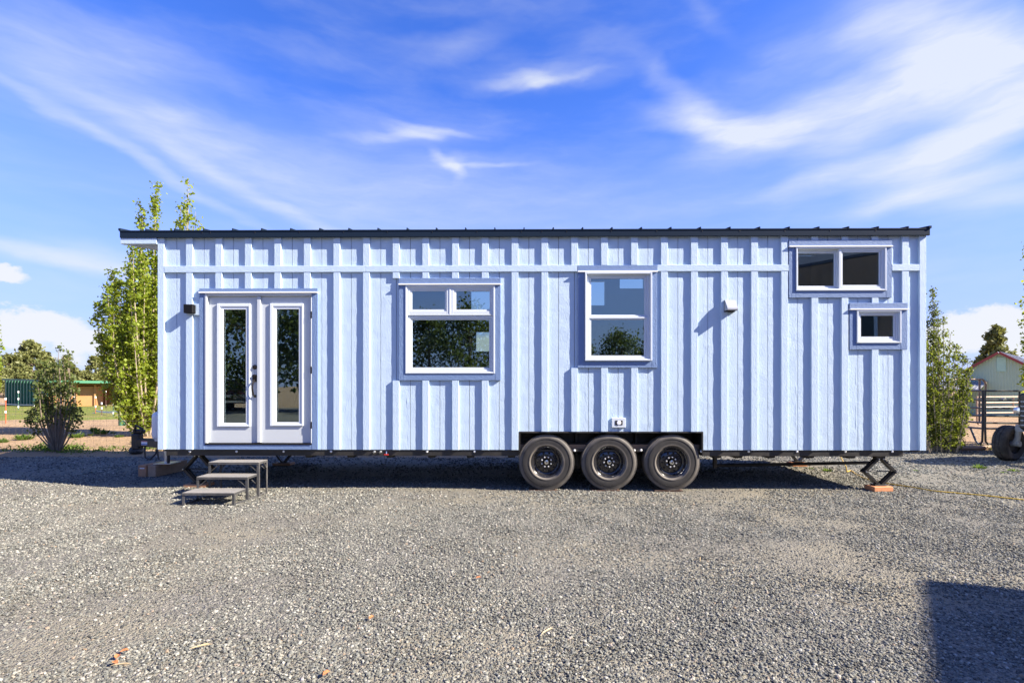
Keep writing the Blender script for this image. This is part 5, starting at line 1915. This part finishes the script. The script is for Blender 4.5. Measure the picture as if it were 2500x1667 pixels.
# corral: steel pipe panels
simple('pipe_dark', (0.075, 0.085, 0.080), 0.42, 0.3, var=0.25, dust=0.2)
def panel(label, pxa, pxb, ya, yb, tops_a, m, foot=True, arch=False, group='steel pipe corral panels', r=.021):
    """rails given as image rows at the first end; panel runs from (pxa, ya) to (pxb, yb)"""
    A0, B0 = at(pxa, 1000, ya), at(pxb, 1000, yb)
    o = thing('corral_panel', label, 'corral panel', (A0.x, A0.y, 0), 0, group)
    zs = [at(pxa, t, ya).z for t in tops_a]
    P = lambda t, z: Vector((A0.x + (B0.x - A0.x) * t, A0.y + (B0.y - A0.y) * t, z))
    for z in zs:
        MB().tube([P(0, z), P(1, z)], r, 8).build('rail', m, o, True)
    for t in (0, 1):
        s = 1 if t == 0 else -1
        L = (B0 - A0).length
        k = lambda dd: t + s * dd / L
        zb_ = zs[-1]
        MB().tube([P(t, zs[0] + .02), P(t, zb_), P(k(.01), zb_ - .30), P(k(.06), zb_ - .37), P(k(.13), zb_ - .37), P(k(.19), zb_ - .30), P(k(.34), zb_)], r * 1.05, 8).build('end_frame', m, o, True)
    for t in (.5,):
        MB().tube([P(t, zs[0]), P(t, zs[-1])], r * .9, 8).build('upright', m, o, True)
    return o


rows = (954, 976, 996, 1015, 1032, 1046)
panel('nearest dark pipe panel right of the latch, below the barn', 2405, 2575, 5.2, 4.9, rows, 'pipe_dark')
panel('dark pipe panel left of the latch behind the willow', 2399, 2318, 5.25, 6.2, rows, 'pipe_dark')
panel('tan pipe panel farther back in the corral', 2385, 2560, 10.0, 10.5, (969, 983, 994, 1008), 'gate_tan', r=.024)
p = gp(2397, 1066)
bow = thing('gate_bow', 'tall rounded pipe gate frame standing over the corral latch', 'gate frame', (at(2395, 1000, 5.6).x, 5.6, 0))
q = lambda px, py: at(px, py, 5.6)
MB().tube([q(2391, 1030), q(2391.5, 940), q(2391.5, 926)], .022, 8).build('upright', 'gate_tan', bow, True)
MB().tube([q(2330, 926), q(2392, 925.5), q(2399, 926), q(2404.5, 931), q(2407, 940), q(2406, 958)], .022, 8).build('top_rail', 'gate_tan', bow, True)
MB().bbox(q(2402, 973).x, q(2411, 973).x, 5.10, 5.16, q(2402, 976).z, q(2402, 970).z, .005).build('latch', 'galvanised', bow)
p = gp(2334, 1087)
t_ = at(2333, 1028, p.y)
MB().tube([(0, 0, -.1), (0, 0, t_.z)], .026, 6).build('steel_post', 'post_rust', None, local=True, label='rusty steel post at the edge of the gravel beside the willow', category='post').location = (p.x, p.y, 0)
p1, p2 = gp(2285, 1098), gp(2440, 1093)
MB().tube([(p1.x, p1.y, .03), ((p1.x + p2.x) / 2, p1.y - .05, .05), (p2.x, p2.y, .03)], .05, 8).build('log', 'timber_grey', None, True, label='weathered log lying along the gravel edge below the corral', category='log')
# small stones and a dark heap by the coupler
p = gp(333, 1106)
tt_ = thing('feed_bucket', 'dark rounded rubber tub lying past the trailer coupler', 'tub', (p.x, p.y, 0), R(30))
MB().lathe([(.0, .0), (.11, 0), (.135, .03), (.135, .09), (.11, .13), (.05, .14), (0, .142)], (0, 0, 0), (0, 0, 1), 20).build('tub', 'frame_black', tt_, True, local=True)

# ---------------------------------------------------------------- tractor at the right border
hd = Vector((-.94, -.34, 0)).normalized()
wc = gp(2462, 1124)
trz = math.atan2(hd.y, hd.x)
# local frame: +x forward, +y left; the far (right hand) front wheel stands at the place seen in the photograph
TL = Vector((wc.x, wc.y, 0)) - Matrix.Rotation(trz, 3, 'Z') @ Vector((1.75, -.62, 0))
tr = thing('tractor', 'old dark blue farm tractor cut off by the right border', 'tractor', TL, trz)


def frontwheel(y):
    prof = [(.19, -.10), (.21, -.115), (.29, -.12), (.325, -.095), (.338, -.07), (.342, -.045), (.333, -.04), (.333, -.022), (.342, -.018), (.344, 0), (.342, .018), (.333, .022), (.333, .04), (.342, .045),
            (.338, .07), (.325, .095), (.29, .12), (.21, .115), (.19, .10)]
    w = MB().lathe(prof, (0, 0, 0), (0, 1, 0), 36).mesh('wheel', 'tractor_tyre', True)
    o = link('wheel', w, tr, (1.75, y, .338))
    MB().lathe([(.20, -.10), (.205, -.06), (.17, -.03), (.06, -.03), (.05, -.09), (0, -.09)], (0, 0, 0), (0, 1, 0), 24).build('rim', 'frame_black', o, True, local=True)
    MB().lathe([(.20, .10), (.205, .06), (.17, .03), (.06, .03), (.05, .05), (0, .05)], (0, 0, 0), (0, 1, 0), 24).build('rim', 'frame_black', o, True, local=True)
    return o


frontwheel(-.62)
frontwheel(.62)
mb = MB()
mb.bar((1.75, -.50, .62), (1.75, .50, .62), .09, .09)
for s in (-1, 1):
    mb.tube([(1.75, s * .46, .70), (1.75, s * .48, .45), (1.75, s * .52, .34)], [.05, .045, .06], 10)
    mb.tube([(1.75, s * .62, .338), (1.75, s * .44, .338)], .055, 10)
    mb.bar((1.70, s * .44, .62), (.9, s * .25, .55), .03, .03)
mb.build('front_axle', 'tractor_grey', tr, local=True)
mb = MB()
mb.bbox(.35, 2.22, -.24, .24, .62, 1.02, .05)
mb.bbox(.35, 2.26, -.22, .22, 1.00, 1.38, .10)
mb.build('hood', 'tractor_blue', tr, local=True)
MB().bbox(2.225, 2.29, -.20, .20, .66, 1.30, .03).build('grille', 'frame_black', tr, local=True)
for i in range(6):
    MB().box(2.291, 2.300, -.17, .17, .72 + i * .085, .74 + i * .085).build('grille_bar', 'tractor_grey', tr, local=True)
for s in (-1, 1):
    o = MB().lathe([(0, .09), (.06, .085), (.075, .06), (.075, .0), (.05, -.06), (0, -.07)], (2.02, s * .31, .98), (1, 0, 0), 20).build('headlight', 'tractor_blue', tr, True, local=True)
    MB().lathe([(0, .10), (.055, .095), (.066, .088)], (2.02, s * .31, .98), (1, 0, 0), 20).build('lens', 'galvanised', o, True, local=True)
mb = MB()
mb.bbox(-.9, .40, -.20, .20, .42, .80, .05)
mb.build('gearbox', 'tractor_grey', tr, local=True)
for s in (-1, 1):
    prof = [(.36, -.14), (.62, -.18), (.70, -.15), (.72, -.05), (.72, .05), (.70, .15), (.62, .18), (.36, .14)]
    mb = MB().lathe(prof, (0, 0, 0), (0, 1, 0), 40)
    for k in range(24):
        M = Matrix.Rotation(2 * math.pi * k / 24, 4, 'Y')
        mb.box(-.025, .025, -.17, .02, .70, .755, M)
        M = Matrix.Rotation(2 * math.pi * (k + .5) / 24, 4, 'Y')
        mb.box(-.025, .025, -.02, .17, .70, .755, M)
    o = link('wheel', mb.mesh('wheel', 'tractor_tyre', True), tr, (-.45, s * .72, .74))
    MB().lathe([(.37, -.12), (.36, -.02), (.12, .0), (0, .0)], (0, 0, 0), (0, 1, 0), 24).build('rim', 'tractor_grey', o, True, local=True)
    mb = MB()
    for k in range(9):
        a0, a1 = math.pi * (.10 + .09 * k), math.pi * (.10 + .09 * (k + 1))
        mb.bar((-.45 + .80 * math.cos(a0), s * .68, .74 + .80 * math.sin(a0)), (-.45 + .80 * math.cos(a1), s * .68, .74 + .80 * math.sin(a1)), .34, .025, (0, 0, 1) if abs(math.cos((a0 + a1) / 2)) < .9 else (1, 0, 0))
    mb.build('fender', 'tractor_blue', tr, local=True)
mb = MB().bbox(-.62, -.22, -.22, .22, .98, 1.05, .03)
mb.bbox(-.66, -.58, -.22, .22, 1.0, 1.32, .03)
mb.build('seat', 'frame_black', tr, local=True)
ringp = [(.10 + .05 * math.sin(a), .20 * math.cos(a), 1.52 + .19 * math.sin(a)) for a in [2 * math.pi * i / 20 for i in range(21)]]
mb = MB().tube(ringp, .014, 6)
mb.tube([(.10, 0, 1.52), (.35, 0, 1.25)], .02, 8)
mb.tube([(.10, -.2, 1.52), (.10, .2, 1.52)], .01, 6)
mb.build('steering_wheel', 'frame_black', tr, local=True)
MB().tube([(1.2, .08, 1.36), (1.2, .08, 1.95)], .03, 10).build('exhaust_pipe', 'post_rust', tr, True, local=True)

# ---------------------------------------------------------------- behind the camera, seen in the window glass
# brown building whose eave throws the shadow on the gravel at the lower right
cor = gp(2277, 1418)
BH = 4.75
C_ = Vector((cor.x + SUN.x / SUN.z * (BH + .04), cor.y + SUN.y / SUN.z * (BH + .04), 0))
far_ = gp(2312, 1667)
ev = (far_ - cor)
ev.z = 0
ev.normalize()
gv = Vector((-ev.y, ev.x, 0))
if gv.x < 0:
    gv = -gv
bb = thing('brown_barn', 'brown sided barn mirrored in the sliding window and shading the gravel', 'barn', C_)
mb = MB()
Wd, Ln = 7.0, 7.0
q = lambda a, b_, z: Vector((C_.x, C_.y, 0)) + ev * a + gv * b_ + Vector((0, 0, z))
mb.quad_mesh([q(0, 0, 0), q(Ln, 0, 0), q(Ln, 0, BH), q(0, 0, BH), q(0, Wd, 0), q(Ln, Wd, 0), q(Ln, Wd, BH), q(0, Wd, BH), q(0, Wd / 2, BH + 1.6), q(Ln, Wd / 2, BH + 1.6)],
             [(0, 1, 2, 3), (1, 5, 6, 9, 2), (5, 4, 7, 6), (4, 0, 3, 8, 7), (3, 2, 9, 8), (6, 7, 8, 9)])
n = 26
for i in range(n):
    a = Ln * (i + .5) / n
    mb.quad_mesh([q(a, -.02, .1), q(a + .05, -.02, .1), q(a + .05, -.02, BH - .15), q(a, -.02, BH - .15)], [(0, 1, 2, 3)])
mb.build('walls', 'brown_siding', bb)
for (a0, a1, z0, z1) in ((1.2, 2.2, 2.6, 3.5), (3.6, 4.6, 2.6, 3.5)):
    w_ = MB().quad_mesh([q(a0, -.03, z0), q(a1, -.03, z0), q(a1, -.03, z1), q(a0, -.03, z1)], [(0, 1, 2, 3)]).build('window', 'white_vinyl', bb)
    MB().quad_mesh([q(a0 + .08, -.04, z0 + .08), q(a1 - .08, -.04, z0 + .08), q(a1 - .08, -.04, z1 - .08), q(a0 + .08, -.04, z1 - .08)], [(0, 1, 2, 3)]).build('pane', 'car_glass', w_)
mb = MB()
for (b0, b1, z0, z1) in ((-.004, Wd / 2, BH + .02, BH + 1.64), (Wd + .2, Wd / 2, BH - .06, BH + 1.64)):
    mb.quad_mesh([q(-.004, b0, z0), q(Ln + .2, b0, z0), q(Ln + .2, b1, z1), q(-.004, b1, z1), q(-.004, b0, z0 + .08), q(Ln + .2, b0, z0 + .08), q(Ln + .2, b1, z1 + .08), q(-.004, b1, z1 + .08)],
                 [(0, 1, 5, 4), (1, 2, 6, 5), (2, 3, 7, 6), (3, 0, 4, 7), (0, 3, 2, 1), (4, 5, 6, 7)])
mb.build('roof', 'roof_grey', bb)

# trees behind the camera (mirrored in the glass)
RG = 'trees mirrored in the window glass'
mir = [(-21, -19, 8.0), (-17.5, -21, 8.5), (-14, -20, 8.0), (-11, -21, 7.5), (-8.5, -24, 5.5), (-5.2, -23, 5.6), (-2.6, -21, 5.8), (-.5, -24, 6.3), (2.2, -26, 5.0), (4.3, -25, 3.9), (6.3, -24, 4.6), (8.6, -26, 5.2), (12, -28, 6.0), (-25, -22, 8)]
lbs = ['tall leafy tree mirrored in the left edge of the left door pane', 'tall leafy tree mirrored in the left door pane', 'tall leafy tree mirrored between the door panes', 'tall leafy tree mirrored in the right door pane',
       'bushy tree mirrored past the right door pane', 'bushy tree mirrored left in the wide window', 'round dark tree mirrored low in the wide window', 'tree with loose twigs mirrored right in the wide window',
       'tree mirrored between the wide and the tall window', 'small tree mirrored low in the tall window, its left part', 'small tree mirrored low in the tall window, its right part', 'tree mirrored just past the tall window',
       'tree mirrored behind the brown barn', 'tall leafy tree mirrored beyond the door frame']


def round_tree(label, base, h, seed, group):
    rng = np.random.default_rng(seed)
    t = thing('leafy_tree', label, 'tree', base, 0, group)
    mb = MB().tube([(0, 0, -.1), (.05, 0, h * .35), (0, .05, h * .8)], [.03 * h, .022 * h, .006 * h], 7)
    cen = []
    for k in range(60):
        u = rng.random()
        z = h * (.16 + .80 * u)
        rad = h * .30 * math.sqrt(max(.02, 1 - (2 * u - .85) ** 2 / 1.4)) * rng.uniform(.3, 1.05)
        a = rng.uniform(0, 2 * math.pi)
        p = np.array([math.cos(a) * rad, math.sin(a) * rad, z])
        mb.tube([(0, 0, max(.3, z - rad * .7)), tuple(p)], [.006 * h, .006], 4, cap=False)
        cen.append(p + rng.normal(size=(60, 3)) * h * .052)
    mb.build('trunk', 'bark_grey', t, local=True)
    link('crown', leaf_mesh('crown', 'leaf_shrub', np.concatenate(cen), .20, rng, .7), t)
    return t


protos = {}
for i, ((x, y, h), lb) in enumerate(zip(mir, lbs)):
    k = i % 4
    if k not in protos:
        protos[k] = round_tree(lb, (x, y, 0), 6.0, 200 + k, RG)
        o = protos[k]
    else:
        o = copy_tree(protos[k])
        o['label'] = lb
        o.location = (x, y, 0)
        o.rotation_euler = (0, 0, i * 1.3)
    o.scale = (h / 6.0,) * 3

# parked maroon pickup mirrored in the door
car = thing('parked_pickup', 'dark maroon pickup mirrored in the left door pane', 'pickup', (-16.6, -24.0, 0), R(64))
body = [(-2.7, .45), (-2.75, .95), (-1.0, 1.02), (-.75, 1.72), (.45, 1.75), (1.05, 1.12), (2.35, 1.02), (2.55, .80), (2.55, .42)]
MB().prism(body, -.92, .92, lambda a, b_, d: Vector((a, d, b_))).build('body', 'car_maroon', car, local=True)
MB().prism([(-.66, 1.10), (-.62, 1.66), (.40, 1.68), (.88, 1.14)], -.925, .925, lambda a, b_, d: Vector((a, d, b_))).build('side_window', 'car_glass', car, local=True)
MB().quad_mesh([(.50, -.78, 1.71), (.50, .78, 1.71), (1.05, .82, 1.15), (1.05, -.82, 1.15)], [(0, 1, 2, 3)]).build('windscreen', 'car_glass', car, local=True)
for s in (-1, 1):
    MB().bbox(2.50, 2.57, s * .72 - .15, s * .72 + .15, .74, .92, .01).build('headlight', 'chrome', car, local=True)
MB().bbox(2.55, 2.68, -.90, .90, .45, .62, .03).build('bumper', 'chrome', car, local=True)
MB().bbox(2.551, 2.58, -.50, .50, .68, .95, .01).build('grille', 'chrome', car, local=True)
cw = MB().lathe([(.20, -.12), (.38, -.13), (.40, -.08), (.40, .08), (.38, .13), (.20, .12)], (0, 0, 0), (0, 1, 0), 28).mesh('wheel', 'tractor_tyre', True)
for x in (-1.75, 1.65):
    for s in (-1, 1):
        w_ = link('wheel', cw, car, (x, s * .82, .40))
        MB().lathe([(.21, s * .11), (.12, s * .13), (0, s * .13)], (0, 0, 0), (0, 1, 0), 20).build('rim', 'chrome', w_, True, local=True)

for o in list(scene.collection.objects):
    if o.type == 'MESH' and o.parent is None and 'kind' not in o and 'category' not in o:
        print('UNTAGGED', o.name)
